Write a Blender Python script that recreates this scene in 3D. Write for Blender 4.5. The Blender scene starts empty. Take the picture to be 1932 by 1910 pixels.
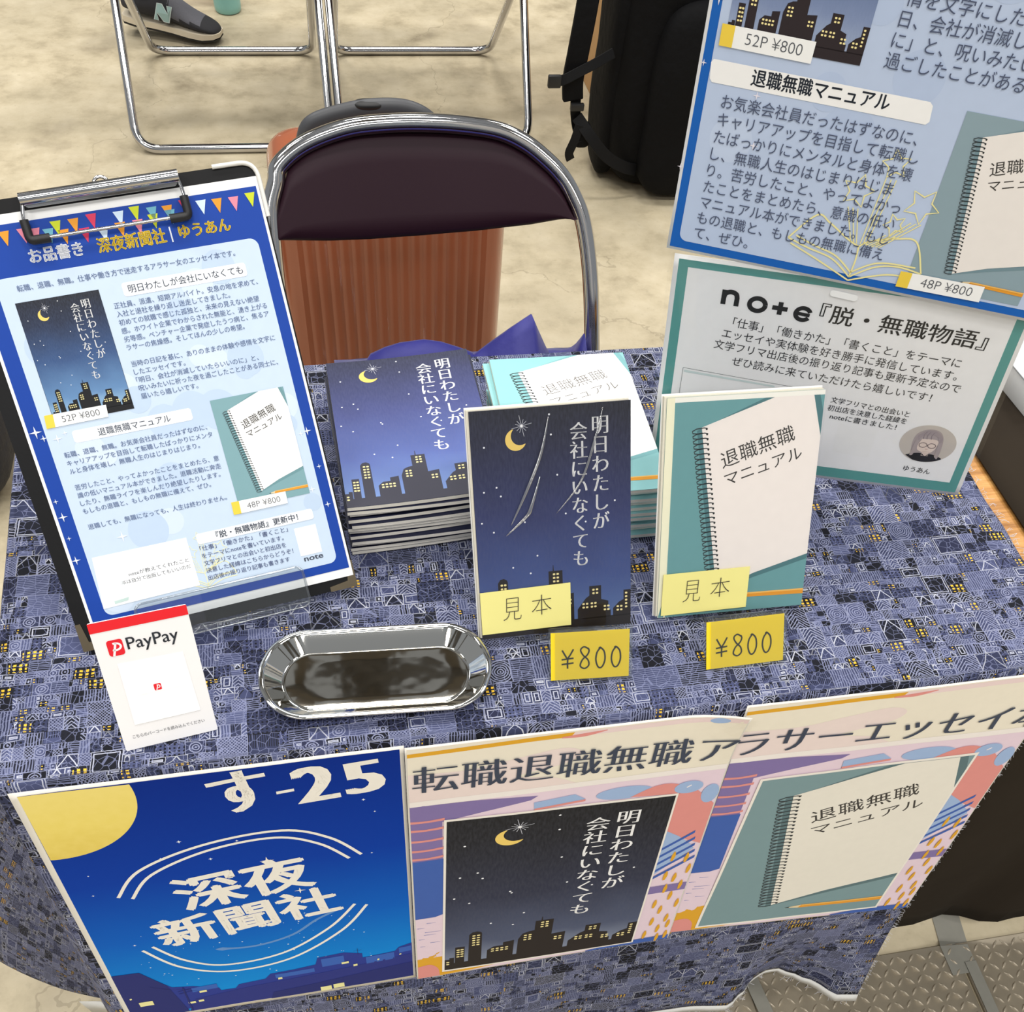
import bpy, bmesh, math, random
from math import sin, cos, pi, radians, atan2, hypot
from mathutils import Vector, Matrix, noise
from mathutils.geometry import tessellate_polygon

scene = bpy.context.scene
COL = scene.collection
rng = random.Random(7)

# ------------------------------------------------------------------ camera
cam_data = bpy.data.cameras.new('camera')
cam = bpy.data.objects.new('camera', cam_data)
COL.objects.link(cam)
cam_data.sensor_fit = 'HORIZONTAL'
cam_data.sensor_width = 36.0
cam_data.lens = 1808.52 / 1932 * 36.0
cam_data.shift_y = (1250 - 955) / 1932.0
cam_data.clip_start = 0.01
cam.matrix_world = Matrix(((0.982, 0.1017, -0.1591, 0.2499), (-0.1747, 0.8093, -0.5609, -0.3695), (0.0717, 0.5786, 0.8125, 1.3266), (0, 0, 0, 1)))
scene.camera = cam

# ------------------------------------------------------------------ world, lamps of the hall, exposure
world = bpy.data.worlds.new('hall_air')
scene.world = world
world.use_nodes = True
wbg = world.node_tree.nodes['Background']
wbg.inputs[0].default_value = (0.93, 0.97, 1.0, 1)
wbg.inputs[1].default_value = 0.34
LAMPS = [(-3.6, -7.0), (0.4, -7.4), (4.4, -7.0), (-3.6, -2.6), (0.4, -2.8), (4.4, -2.6), (-3.6, 2.2), (0.4, 1.6), (4.4, 2.2), (-3.6, 6.2), (0.4, 6.4), (4.4, 6.2)]
for lx, ly in LAMPS:
    ld = bpy.data.lights.new('hall_lamp', 'AREA')
    ld.shape = 'RECTANGLE'
    ld.size, ld.size_y = 2.2, 0.7
    ld.energy = 100 if ly < -6 else 142
    ld.color = (1.0, 0.975, 0.93)
    lo = bpy.data.objects.new('hall_lamp', ld)
    lo.location = (lx, ly, 7.0)
    COL.objects.link(lo)
scene.view_settings.view_transform = 'Standard'
scene.view_settings.look = 'None'
scene.view_settings.gamma = 1.0
scene.view_settings.use_curve_mapping = False
scene.view_settings.exposure = 0.08
scene.cycles.use_denoising = True
scene.cycles.max_bounces = 8
scene.cycles.transparent_max_bounces = 16

# ------------------------------------------------------------------ materials
def lin(h):
    if isinstance(h, str):
        h = h.lstrip('#')
        c = [int(h[i:i + 2], 16) / 255 for i in (0, 2, 4)]
    else:
        c = [x / 255 for x in h]
    return tuple((x / 12.92 if x <= 0.04045 else ((x + 0.055) / 1.055) ** 2.4) for x in c)

class NT:
    """small helper for node graphs"""
    def __init__(self, name):
        self.mat = bpy.data.materials.new(name)
        self.mat.use_nodes = True
        self.t = self.mat.node_tree
        self.n = self.t.nodes
        self.bsdf = self.n['Principled BSDF']
        self.out = self.n['Material Output']
    def node(self, typ, **kw):
        nd = self.n.new(typ)
        for k, v in kw.items():
            setattr(nd, k, v)
        return nd
    def put(self, sock, v):
        if isinstance(v, bpy.types.NodeSocket):
            self.t.links.new(v, sock)
        elif isinstance(v, (tuple, list)):
            sock.default_value = tuple(v) + ((1,) if len(v) == 3 and len(sock.default_value) == 4 else ())
        else:
            sock.default_value = v
    def m(self, op, a, b=None, c=None, clamp=False):
        nd = self.node('ShaderNodeMath', operation=op, use_clamp=clamp)
        self.put(nd.inputs[0], a)
        if b is not None: self.put(nd.inputs[1], b)
        if c is not None: self.put(nd.inputs[2], c)
        return nd.outputs[0]
    def mix(self, f, a, b):
        nd = self.node('ShaderNodeMix', data_type='RGBA')
        self.put(nd.inputs[0], f); self.put(nd.inputs[6], a); self.put(nd.inputs[7], b)
        return nd.outputs[2]
    def noise(self, vec, scale, detail=3, rough=.5):
        nd = self.node('ShaderNodeTexNoise')
        nd.inputs['Scale'].default_value = scale
        nd.inputs['Detail'].default_value = detail
        nd.inputs['Roughness'].default_value = rough
        if vec is not None: self.t.links.new(vec, nd.inputs['Vector'])
        return nd.outputs[0]
    def ramp(self, f, stops):
        nd = self.node('ShaderNodeValToRGB')
        el = nd.color_ramp.elements
        while len(el) < len(stops): el.new(.5)
        for e, (p, c) in zip(el, stops):
            e.position = p; e.color = tuple(c) + (1,)
        self.put(nd.inputs[0], f)
        return nd.outputs[0]
    def bump(self, h, strength, dist):
        nd = self.node('ShaderNodeBump')
        nd.inputs['Strength'].default_value = strength
        nd.inputs['Distance'].default_value = dist
        self.t.links.new(h, nd.inputs['Height'])
        self.t.links.new(nd.outputs[0], self.bsdf.inputs['Normal'])

def mat(name, col, rough=.5, metal=0., var=.05, vs=60, bump=0., bs=400, bd=.0005, coat=0., spec=None, sheen=0.):
    g = NT(name)
    c = lin(col)
    co = g.node('ShaderNodeTexCoord').outputs['Object']
    f = g.noise(co, vs)
    g.put(g.bsdf.inputs['Base Color'], g.mix(f, tuple(max(0, x * (1 - var)) for x in c), tuple(min(1, x * (1 + var)) for x in c)))
    g.bsdf.inputs['Roughness'].default_value = rough
    g.bsdf.inputs['Metallic'].default_value = metal
    if coat:
        g.bsdf.inputs['Coat Weight'].default_value = coat
        g.bsdf.inputs['Coat Roughness'].default_value = .08
    if spec is not None: g.bsdf.inputs['Specular IOR Level'].default_value = spec
    if sheen: g.bsdf.inputs['Sheen Weight'].default_value = sheen
    if bump: g.bump(g.noise(co, bs), bump, bd)
    return g.mat

_inks = {}
def ink(col, rough=.6):
    k = (str(col), rough)
    if k not in _inks: _inks[k] = mat('ink', col, rough, var=.03, vs=120, spec=.3)
    return _inks[k]

def grad(name, stops, v0, v1, rough=.6, streak=.18, ss=(250, 60), axis=1):
    """printed colour running along the height of the artwork, with a watercolour streak"""
    g = NT(name)
    uv = g.node('ShaderNodeUVMap', uv_map='UVMap').outputs[0]
    sp = g.node('ShaderNodeSeparateXYZ'); g.t.links.new(uv, sp.inputs[0])
    f = g.m('DIVIDE', g.m('SUBTRACT', sp.outputs[axis], v0), v1 - v0, clamp=True)
    mp = g.node('ShaderNodeMapping'); g.t.links.new(uv, mp.inputs[0])
    mp.inputs['Scale'].default_value = (ss[0] * 3, ss[1] * 3, 1)
    mp.inputs['Rotation'].default_value = (0, 0, .4)
    n1 = g.noise(mp.outputs[0], 1.0, 4)
    tone = .10 if streak > .1 else 0.
    n2 = g.noise(uv, 25, 3)
    f2 = g.m('ADD', f, g.m('MULTIPLY', g.m('SUBTRACT', n2, .5), streak))
    c = g.ramp(f2, [(p, lin(h)) for p, h in stops])
    g.put(g.bsdf.inputs['Base Color'], g.mix(g.m('MULTIPLY', g.m('SUBTRACT', n1, .35), streak * 2.2, clamp=True), c, tuple(min(1, x + tone) for x in lin(stops[len(stops) // 2][1]))))
    g.bsdf.inputs['Roughness'].default_value = rough
    g.bsdf.inputs['Specular IOR Level'].default_value = .3
    return g.mat

def clear(name, tint=(1, 1, 1), gloss=.06, rough=.03, wrinkle=0., ws=30):
    """thin clear plastic: lets light through, mirrors a little"""
    g = NT(name)
    tr = g.node('ShaderNodeBsdfTransparent'); tr.inputs[0].default_value = tint + (1,)
    gl = g.node('ShaderNodeBsdfGlossy'); gl.inputs['Roughness'].default_value = rough
    lw = g.node('ShaderNodeLayerWeight'); lw.inputs[0].default_value = .35
    f = g.m('ADD', g.m('MULTIPLY', lw.outputs[0], .30), gloss, clamp=True)
    mx = g.node('ShaderNodeMixShader')
    g.t.links.new(f, mx.inputs[0]); g.t.links.new(tr.outputs[0], mx.inputs[1]); g.t.links.new(gl.outputs[0], mx.inputs[2])
    if wrinkle:
        co = g.node('ShaderNodeTexCoord').outputs['Object']
        b = g.node('ShaderNodeBump'); b.inputs['Strength'].default_value = wrinkle; b.inputs['Distance'].default_value = .002
        g.t.links.new(g.noise(co, ws, 2), b.inputs['Height']); g.t.links.new(b.outputs[0], gl.inputs['Normal'])
    g.t.links.new(mx.outputs[0], g.out.inputs[0])
    g.n.remove(g.bsdf)
    return g.mat

WHITE = ink('#f3f4f6')
PAPER = mat('paper', '#f0f0f0', .6, var=.02)
CHROME = mat('chrome', '#c4c3c4', .09, 1.0, var=.03, vs=8)
STEEL = mat('polished_steel', '#bcb7ad', .06, 1.0, var=.06, vs=12, bump=.17, bs=17, bd=.003)
STEELR = mat('polished_rim', '#cfcdc8', .05, 1.0, var=.03, vs=12)
BLACKPL = mat('black_rubber', '#161618', .5, var=.2)
ACRYL = clear('clear_acrylic', (.97, .98, .98), .07)
SLEEVE = clear('clear_sleeve', (.99, .99, .99), .02, .06, .25, 25)
SLEEVE2 = clear('crinkled_sleeve', (.98, .98, .985), .05, .05, 1.0, 22)

# ------------------------------------------------------------------ mesh helpers
def link(o, parent=None):
    COL.objects.link(o)
    if parent is not None: o.parent = parent
    return o

def mesh_obj(name, verts, faces, mats, parent=None, smooth=False, mi=None, uv=None, autos=None):
    me = bpy.data.meshes.new(name)
    me.from_pydata([tuple(v) for v in verts], [], faces)
    for m_ in (mats if isinstance(mats, (list, tuple)) else [mats]): me.materials.append(m_)
    if mi is not None: me.polygons.foreach_set('material_index', mi)
    if uv is not None:
        l = me.uv_layers.new(name='UVMap')
        for lp in me.loops: l.data[lp.index].uv = uv[lp.vertex_index]
    if smooth: me.polygons.foreach_set('use_smooth', [True] * len(me.polygons))
    me.update()
    o = bpy.data.objects.new(name, me)
    link(o, parent)
    if autos is not None:
        me.polygons.foreach_set('use_smooth', [True] * len(me.polygons))
        sharp(me, autos)
    return o

def sharp(me, ang):
    bm = bmesh.new(); bm.from_mesh(me)
    for e in bm.edges:
        if len(e.link_faces) == 2 and e.calc_face_angle(0) > radians(ang): e.smooth = False
    bm.to_mesh(me); bm.free()

def bm_obj(name, bm, mats, parent=None, autos=40):
    bmesh.ops.recalc_face_normals(bm, faces=bm.faces)
    me = bpy.data.meshes.new(name); bm.to_mesh(me); bm.free()
    for m_ in (mats if isinstance(mats, (list, tuple)) else [mats]): me.materials.append(m_)
    o = bpy.data.objects.new(name, me); link(o, parent)
    me.polygons.foreach_set('use_smooth', [True] * len(me.polygons))
    sharp(me, autos)
    return o

def box_bm(bm, x0, y0, z0, x1, y1, z1, bev=0., seg=2):
    r = bmesh.ops.create_cube(bm, size=1)
    vs = r['verts']
    for v in vs:
        v.co = Vector(((x0 + x1) / 2 + v.co.x * (x1 - x0), (y0 + y1) / 2 + v.co.y * (y1 - y0), (z0 + z1) / 2 + v.co.z * (z1 - z0)))
    if bev:
        es = list({e for v in vs for e in v.link_edges})
        bmesh.ops.bevel(bm, geom=es, offset=bev, segments=seg, profile=.5, affect='EDGES')

def box(name, a, b, m_, parent=None, bev=.001, seg=2):
    bm = bmesh.new(); box_bm(bm, *a, *b, bev, seg)
    return bm_obj(name, bm, m_, parent)

def catmull(pts, n, closed=False):
    P = [Vector(p) for p in pts]; out = []
    N = len(P); rngk = N if closed else N - 1
    for i in range(rngk):
        if closed: p0, p1, p2, p3 = P[(i - 1) % N], P[i], P[(i + 1) % N], P[(i + 2) % N]
        else: p0, p1, p2, p3 = P[max(i - 1, 0)], P[i], P[i + 1], P[min(i + 2, N - 1)]
        for k in range(n):
            t = k / n
            out.append(.5 * ((2 * p1) + (p2 - p0) * t + (2 * p0 - 5 * p1 + 4 * p2 - p3) * t * t + (3 * p1 - p0 - 3 * p2 + p3) * t ** 3))
    if not closed: out.append(P[-1].copy())
    return out

def fillet(pts, r, n=8):
    """polyline with rounded corners"""
    P = [Vector(p) for p in pts]; out = [P[0]]
    for i in range(1, len(P) - 1):
        a = (P[i - 1] - P[i]); b = (P[i + 1] - P[i])
        rr = min(r, a.length * .49, b.length * .49)
        s, e = P[i] + a.normalized() * rr, P[i] + b.normalized() * rr
        for k in range(n + 1):
            t = k / n
            out.append((1 - t) ** 2 * s + 2 * t * (1 - t) * P[i] + t * t * e)
    out.append(P[-1])
    return out

def tube_geo(pts, r, n=12, closed=False, flat=1.0, cap=True):
    P = [Vector(p) for p in pts]; N = len(P)
    V = []; F = []
    up = None
    for i, p in enumerate(P):
        if closed: t = P[(i + 1) % N] - P[i - 1]
        else: t = P[min(i + 1, N - 1)] - P[max(i - 1, 0)]
        t.normalize()
        if up is None:
            up = Vector((0, 0, 1)) if abs(t.z) < .9 else Vector((0, 1, 0))
        s = t.cross(up)
        if s.length < 1e-5: s = t.orthogonal()
        s.normalize(); up = s.cross(t).normalized()
        rr = r[i] if isinstance(r, (list, tuple)) else r
        for k in range(n):
            a = 2 * pi * k / n
            V.append(p + s * (cos(a) * rr) + up * (sin(a) * rr * flat))
    M = N if closed else N - 1
    for i in range(M):
        j = (i + 1) % N
        for k in range(n):
            F.append((i * n + k, i * n + (k + 1) % n, j * n + (k + 1) % n, j * n + k))
    if not closed and cap:
        F.append(tuple(range(n - 1, -1, -1))); F.append(tuple((N - 1) * n + k for k in range(n)))
    return V, F

def tube(name, pts, r, m_, parent=None, n=12, closed=False, flat=1.0):
    V, F = tube_geo(pts, r, n, closed, flat)
    return mesh_obj(name, V, F, m_, parent, autos=50)

def join_geo(parts):
    V = []; F = []
    for v, f in parts:
        o = len(V); V += list(v); F += [tuple(i + o for i in q) for q in f]
    return V, F

def grid_faces(nu, nv, wrap=False):
    F = []
    for i in range(nu if wrap else nu - 1):
        for j in range(nv - 1):
            a = i * nv + j; b = ((i + 1) % nu) * nv + j
            F.append((a, b, b + 1, a + 1))
    return F

def empty(name, loc=(0, 0, 0)):
    o = bpy.data.objects.new(name, None); o.location = loc; o.empty_display_size = .05
    return link(o)

def tag(o, label, cat, group=None, kind=None):
    o['label'] = label; o['category'] = cat
    if group: o['group'] = group
    if kind: o['kind'] = kind
    return o

def pose(o, ex, ey):
    ex = Vector(ex).normalized(); ey = Vector(ey); ey = (ey - ex * ey.dot(ex)).normalized(); ez = ex.cross(ey)
    return Matrix(((ex.x, ey.x, ez.x, o[0]), (ex.y, ey.y, ez.y, o[1]), (ex.z, ey.z, ez.z, o[2]), (0, 0, 0, 1)))

def slab(name, outline, t, m_, parent=None, z=0., bev=0.):
    """flat plate with the given outline (metres), from z-t to z"""
    bm = bmesh.new()
    top = [bm.verts.new((x, y, z)) for x, y in outline]
    bot = [bm.verts.new((x, y, z - t)) for x, y in outline]
    bm.faces.new(top); bm.faces.new(bot[::-1])
    n = len(top)
    for i in range(n): bm.faces.new((top[i], bot[i], bot[(i + 1) % n], top[(i + 1) % n]))
    return bm_obj(name, bm, m_, parent, autos=30)

def rr(u0, v0, u1, v1, r, n=6):
    out = []
    for cx, cy, a in ((u1 - r, v1 - r, 0), (u0 + r, v1 - r, 90), (u0 + r, v0 + r, 180), (u1 - r, v0 + r, 270)):
        for k in range(n + 1):
            t = radians(a + 90 * k / n); out.append((cx + r * cos(t), cy + r * sin(t)))
    return out

# ------------------------------------------------------------------ printing: flat ink shapes and lettering
_txt = {}
def glyphs(s, style='reg'):
    k = (s, style)
    if k in _txt: return _txt[k]
    off = {'thin': -.012, 'hair': -.02, 'mincho': -.012}.get(style, 0)
    c = bpy.data.curves.new('t', 'FONT'); c.body = s; c.size = 1; c.offset = off; c.resolution_u = 3
    o = bpy.data.objects.new('t', c); COL.objects.link(o)
    dg = bpy.context.evaluated_depsgraph_get(); dg.update()
    me = bpy.data.meshes.new_from_object(o.evaluated_get(dg))
    V = [(v.co.x, v.co.y) for v in me.vertices]; F = [tuple(p.vertices) for p in me.polygons]
    bpy.data.objects.remove(o); bpy.data.curves.remove(c); bpy.data.meshes.remove(me)
    SH = {'mincho': ((-.026, 0), (0, 0), (.026, 0)), 'mincho2': ((-.05, 0), (-.025, 0), (0, 0), (.025, 0), (.05, 0)), 'heavy': ((-.034, 0), (.034, 0), (0, .022), (0, -.022), (0, 0)), 'bold': ((-.02, 0), (.02, 0), (0, .014), (0, -.014)), 'semi': ((-.009, -.004), (.009, .004))}.get(style)
    if SH:       # weight comes from overlaid copies; 'mincho' has thin level strokes and thick upright ones
        n = len(V); W = []; G = []
        for i, (d, d2) in enumerate(SH):
            W += [(x + d, y + d2) for x, y in V]; G += [tuple(a + i * n for a in f) for f in F]
        V, F = W, G
    _txt[k] = (V, F)
    return _txt[k]

class Print:
    def __init__(self, mapf=None, base=0.0002, step=0.00012):
        self.xf = None; self.maxe = None; self.V = []; self.F = []; self.M = []; self.UV = []; self.mats = []
        self.mapf = mapf or (lambda u, v, h: (u / 1000, v / 1000, h)); self.base = base; self.step = step
    def _mi(self, m_):
        if isinstance(m_, str): m_ = ink(m_)
        if m_ not in self.mats: self.mats.append(m_)
        return self.mats.index(m_)
    def raw(self, pts, faces, m_, layer):
        i = self._mi(m_); h = self.base + layer * self.step
        uv = [(float(u), float(v)) for u, v in pts]; q = [self.xf(*p) for p in uv] if self.xf else list(uv)
        G = []
        for f in faces:
            a = sum(uv[f[k]][0] * uv[f[(k + 1) % len(f)]][1] - uv[f[(k + 1) % len(f)]][0] * uv[f[k]][1] for k in range(len(f)))
            G.append(tuple(f if a > 0 else f[::-1]))
        if self.maxe:       # bendy sheets: cut long triangles so that the ink follows the surface
            todo = []
            for f in G:
                for k in range(1, len(f) - 1): todo.append((f[0], f[k], f[k + 1]))
            G = []; mid = {}
            while todo:
                t = todo.pop()
                l, a, b, c = max((hypot(q[t[k]][0] - q[t[(k + 1) % 3]][0], q[t[k]][1] - q[t[(k + 1) % 3]][1]), t[k], t[(k + 1) % 3], t[(k + 2) % 3]) for k in range(3))
                if l <= self.maxe: G.append(t); continue
                e = (min(a, b), max(a, b))
                if e not in mid:
                    mid[e] = len(q); q.append(((q[a][0] + q[b][0]) / 2, (q[a][1] + q[b][1]) / 2)); uv.append(((uv[a][0] + uv[b][0]) / 2, (uv[a][1] + uv[b][1]) / 2))
                todo += [(a, mid[e], c), (mid[e], b, c)]
        o = len(self.V)
        self.V += [self.mapf(u, v, h) for u, v in q]; self.UV += [(u / 1000, v / 1000) for u, v in uv]
        self.F += [tuple(o + x for x in f) for f in G]; self.M += [i] * len(G)
    def poly(self, pts, m_, layer=1):
        pts = [(float(a), float(b)) for a, b in pts]
        tr = tessellate_polygon([[Vector((a, b, 0)) for a, b in pts]])
        self.raw(pts, [tuple(t) for t in tr], m_, layer)
    def rect(self, u0, v0, u1, v1, m_, layer=1, nu=1, nv=1):
        pts = [(u0 + (u1 - u0) * i / nu, v0 + (v1 - v0) * j / nv) for i in range(nu + 1) for j in range(nv + 1)]
        self.raw(pts, grid_faces(nu + 1, nv + 1), m_, layer)
    def disc(self, u, v, r, m_, layer=1, r2=None, a0=0, a1=360, n=36):
        r2 = r2 or r
        self.poly([(u + r * cos(radians(a0 + (a1 - a0) * k / n)), v + r2 * sin(radians(a0 + (a1 - a0) * k / n))) for k in range(n if a1 - a0 >= 360 else n + 1)], m_, layer)
    def stroke(self, pts, w, m_, layer=1, closed=False):
        n = len(pts); L = []; R = []
        for i in range(n):
            a = pts[(i - 1) % n] if closed or i else pts[i]; b = pts[(i + 1) % n] if closed or i < n - 1 else pts[i]
            dx, dy = b[0] - a[0], b[1] - a[1]; l = hypot(dx, dy) or 1
            ww = w[i] if isinstance(w, (list, tuple)) else w
            L.append((pts[i][0] - dy / l * ww / 2, pts[i][1] + dx / l * ww / 2)); R.append((pts[i][0] + dy / l * ww / 2, pts[i][1] - dx / l * ww / 2))
        P = L + R
        self.raw(P, [(i, (i + 1) % n, n + (i + 1) % n, n + i) for i in range(n if closed else n - 1)], m_, layer)
    def arc(self, u, v, r1, r2, a0, a1, w, m_, layer=1, n=40, rot=0):
        c, s = cos(radians(rot)), sin(radians(rot)); P = []
        for k in range(n + 1):
            a = radians(a0 + (a1 - a0) * k / n); x, y = r1 * cos(a), r2 * sin(a)
            P.append((u + x * c - y * s, v + x * s + y * c))
        self.stroke(P, w, m_, layer)
    def star(self, u, v, r, m_, layer=1, k=.22):
        self.poly([(u + (r if i % 2 == 0 else r * k) * cos(radians(45 * i + 90)), v + (r if i % 2 == 0 else r * k) * sin(radians(45 * i + 90))) for i in range(8)], m_, layer)
    def text(self, s, p0, p1, m_, layer=2, style='reg', em=None, cjk=True, lean=0.):
        """one line, its ink running from p0 to p1 (bottom of the letters)"""
        V, F = glyphs(s, style)
        x0 = min(x for x, y in V); x1 = max(x for x, y in V); yb = -.085 if cjk else 0.
        dx, dy = p1[0] - p0[0], p1[1] - p0[1]; L = hypot(dx, dy); c, sn = dx / L, dy / L
        sx = L / (x1 - x0); sy = em if em else sx
        P = []
        for x, y in V:
            X = (x - x0) * sx + lean * (y - yb) * sy; Y = (y - yb) * sy
            P.append((p0[0] + X * c - Y * sn, p0[1] + X * sn + Y * c))
        self.raw(P, F, m_, layer)
    def column(self, s, cu, vtop, vbot, width, m_, layer=2, style='mincho', skew=0.):
        """letters one above another, centred on cu"""
        n = len(s); pitch = (vtop - vbot) / n
        for i, ch in enumerate(s):
            V, F = glyphs(ch, style); cy = vtop - pitch * (i + .5)
            self.raw([(cu + skew * (vtop - cy) + (x - .5) * width, cy + (y - .36) * min(pitch * 1.02, width * 1.15)) for x, y in V], F, m_, layer)
    def build(self, name, parent):
        return mesh_obj(name, self.V, self.F, self.mats, parent, mi=self.M, uv=self.UV)

def quad(w, h, tl, tr, br, bl):
    """maps a w x h picture onto four corners"""
    def f(u, v):
        a, b = u / w, v / h
        return tuple((1 - a) * (1 - b) * bl[i] + a * (1 - b) * br[i] + (1 - a) * b * tl[i] + a * b * tr[i] for i in (0, 1))
    return f

# ------------------------------------------------------------------ the two printed pictures that return on books, menus and banners
NIGHT = {
    'sample': grad('night_print', [(0, '#5a76a8'), (.25, '#3c4f88'), (.55, '#2a3262'), (.85, '#1b1d38'), (1, '#14141f')], 0, .181, .45),
    'stack': grad('night_print_matt', [(0, '#6f8cc0'), (.3, '#5465a4'), (.6, '#41497f'), (.9, '#2e3252'), (1, '#2a2d42')], 0, .181, .5),
    'menu': grad('night_print_small', [(0, '#9bc0dc'), (.2, '#5f87b4'), (.5, '#33507f'), (.8, '#1d2740'), (1, '#17181f')], 0, .181, .5),
    'banner': grad('night_print_cloth', [(0, '#8b95ab'), (.2, '#4c5570'), (.5, '#2b3046'), (.85, '#171923'), (1, '#121318')], 0, .181, .7),
    'sheet': grad('night_print_large', [(0, '#a6b4cf'), (.2, '#7f8fb4'), (.5, '#33507f'), (1, '#17181f')], 0, .181, .5),
}
def night_cover(P, xf, bg, L=1, ground='#1e1718', detail=True, stars=True):
    """moon over a dark skyline with the upright title; 125 x 181"""
    P.xf = xf
    P.rect(0, 0, 125, 181, bg, L, 6, 8)
    R, r, ox, oy = 8.2, 7.0, 3.3, 2.8
    mo = [];
    for k in range(61):
        a = radians(360 * k / 60); p = (R * cos(a), R * sin(a))
        if hypot(p[0] - ox, p[1] - oy) >= r: mo.append((a, p))
    gap = max(range(len(mo)), key=lambda i: (mo[(i + 1) % len(mo)][0] - mo[i][0]) % (2 * pi))
    mo = [p for a, p in mo[gap + 1:] + mo[:gap + 1]]
    a0 = atan2(mo[-1][1] - oy, mo[-1][0] - ox); a1 = atan2(mo[0][1] - oy, mo[0][0] - ox)
    while a1 > a0: a1 -= 2 * pi
    inner = [(ox + r * cos(a0 + (a1 - a0) * k / 24), oy + r * sin(a0 + (a1 - a0) * k / 24)) for k in range(1, 24)]
    P.poly([(34.7 + x, 158 + y) for x, y in mo + inner], '#f0cf6e', L + 1)
    for a in range(0, 180, 30):
        l = 8 if a in (0, 90) else 5
        P.stroke([(39.5 - l * cos(radians(a + 12)), 168 - l * sin(radians(a + 12))), (39.5 + l * cos(radians(a + 12)), 168 + l * sin(radians(a + 12)))], .3, '#c9cbd6', L + 1)
    P.disc(39.5, 168, 1.1, '#f4f4f6', L + 2, n=10)
    if stars:
        for x, y in ((61, 175), (62, 160), (10, 154), (8, 120), (66, 129), (18, 123), (21, 116), (38, 96), (39, 94), (72, 98), (14, 88), (48, 66), (28, 58), (42, 52), (88, 90), (5, 96), (112, 105)):
            P.disc(x, y, .75, '#eef0f6', L + 1, n=8)
    g = ground
    def b(pts): P.poly(pts, g, L + 1)
    b([(0, 0), (125, 0), (125, 9), (0, 9)])
    b([(0, 8), (0, 15), (3, 15), (3, 17), (6, 17), (6, 8)])
    b([(6.5, 8), (6.5, 31), (12.5, 31), (12.5, 8)])
    b([(15, 8), (15, 46), (17, 49), (20, 49.5), (22.5, 48), (23, 46), (23.5, 8)])
    b([(27, 8), (27, 21), (31, 25), (37, 25), (37, 29), (44, 30), (44, 8)])
    b([(46.5, 8), (46.5, 30), (49, 37), (53, 39), (56.5, 39.5), (56.5, 52), (60, 52), (60.3, 57), (60.7, 57), (61, 52), (68, 52), (68, 31), (77, 32), (77, 8)])
    b([(80, 8), (80, 17), (87, 26), (90, 28), (90, 36), (100, 36), (100, 24), (106, 22), (106, 14), (108, 14), (108, 8)])
    b([(110, 8), (110, 15), (115, 20), (119, 22), (119, 30), (125, 30), (125, 8)])
    if detail:
        def win(x, y, nx=2, ny=2, dx=3.0, dy=3.0):
            for i in range(nx):
                for j in range(ny): P.poly(rr(x + i * dx, y - j * dy - 1.6, x + i * dx + 2.0, y - j * dy, .5, 2), '#f3e3a2', L + 2)
        win(7.4, 28, 2, 4, 2.5, 3.2); win(17, 45, 2, 5, 2.8, 3.2); win(29.5, 22.5, 4, 2); win(50, 35, 2, 3); win(60, 50, 2, 3); win(70, 27); win(84, 22); win(91, 22); win(92.5, 33.5); win(102, 18.5); win(113, 17); win(120.2, 28, 1, 5, 2.5, 3.0); win(1, 12, 1, 2)
    P.column('明日わたしが', 100.6, 172, 82, 14.5, '#f3f3f4', L + 2)
    P.column('会社にいなくても', 83.6, 168, 53, 14.5, '#f3f3f4', L + 2)
    P.xf = None

TEAL_BOOK = ink('#6c9ea2', .45)
def note_cover(P, xf, teal, page='#efe9e4', L=1, shade='#4f7a80', spiral=34, pencil=True, textcol='#3a3735', tw='reg'):
    """spiral notebook with a handwritten title and a pencil on teal; 130 x 181"""
    P.xf = xf
    P.rect(0, 0, 130, 181, teal, L, 4, 4)
    pg = [(24, 160.5), (80, 179), (86, 181), (120.5, 181), (130, 148), (130, 47.5), (81, 34), (46.5, 21)]
    P.poly([(20, 158), (78, 181), (126, 181), (130, 168), (130, 43), (81, 30), (43, 19)], shade, L + 1)
    P.poly(pg, page, L + 2)
    for k in range(spiral):
        t = k / (spiral - 1)
        x, y = 24.5 + 21.5 * t, 158.5 - 135.5 * t
        P.stroke([(x + 4.6, y + 1.0), (x + 1.5, y + 1.6), (x - 5, y + 1.0), (x - 8.6, y - .8), (x - 8.0, y - 2.4), (x - 3.5, y - 3.0), (x + .5, y - 2.4)], .85, '#33393c', L + 3)
        P.disc(x + 3.8, y + .5, .9, '#2b2d2e', L + 3, n=8)
    P.text('退職無職', (45, 125.5), (108, 145.5), textcol, L + 3, tw, em=15.5)
    P.text('マニュアル', (49, 111), (116, 130.5), textcol, L + 3, tw, em=12.5)
    if pencil:
        P.poly([(68, 12.3), (130, 10.8), (130, 15.6), (70, 16.3)], '#e49a2e', L + 2)
        P.poly([(70, 15.0), (130, 14.2), (130, 15.6), (70, 16.3)], '#f3bd62', L + 3)
        P.poly([(58, 14.0), (68, 12.3), (70, 16.3)], '#e5cfa6', L + 2)
        P.poly([(58, 14.0), (61, 13.4), (61.5, 15.0)], '#3a342e', L + 3)
    P.xf = None

def ctag(P, tl, tr, br, bl, s, L=3, em=None):
    """white price strip with a yellow end"""
    P.poly([bl, br, tr, tl], '#f7f7f6', L)
    f = quad(1, 1, tl, tr, br, bl)
    P.poly([f(0, 0), f(.14, 0), f(.14, 1), f(0, 1)], '#f1d04a', L + 1)
    P.text(s, f(.27, .26), f(.88, .26), '#55585f', L + 1, 'thin', em=em, cjk=False)

def place(w, h, u0, v0, u1, v1):
    return lambda u, v: (u0 + (u1 - u0) * u / w, v0 + (v1 - v0) * v / h)

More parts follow.
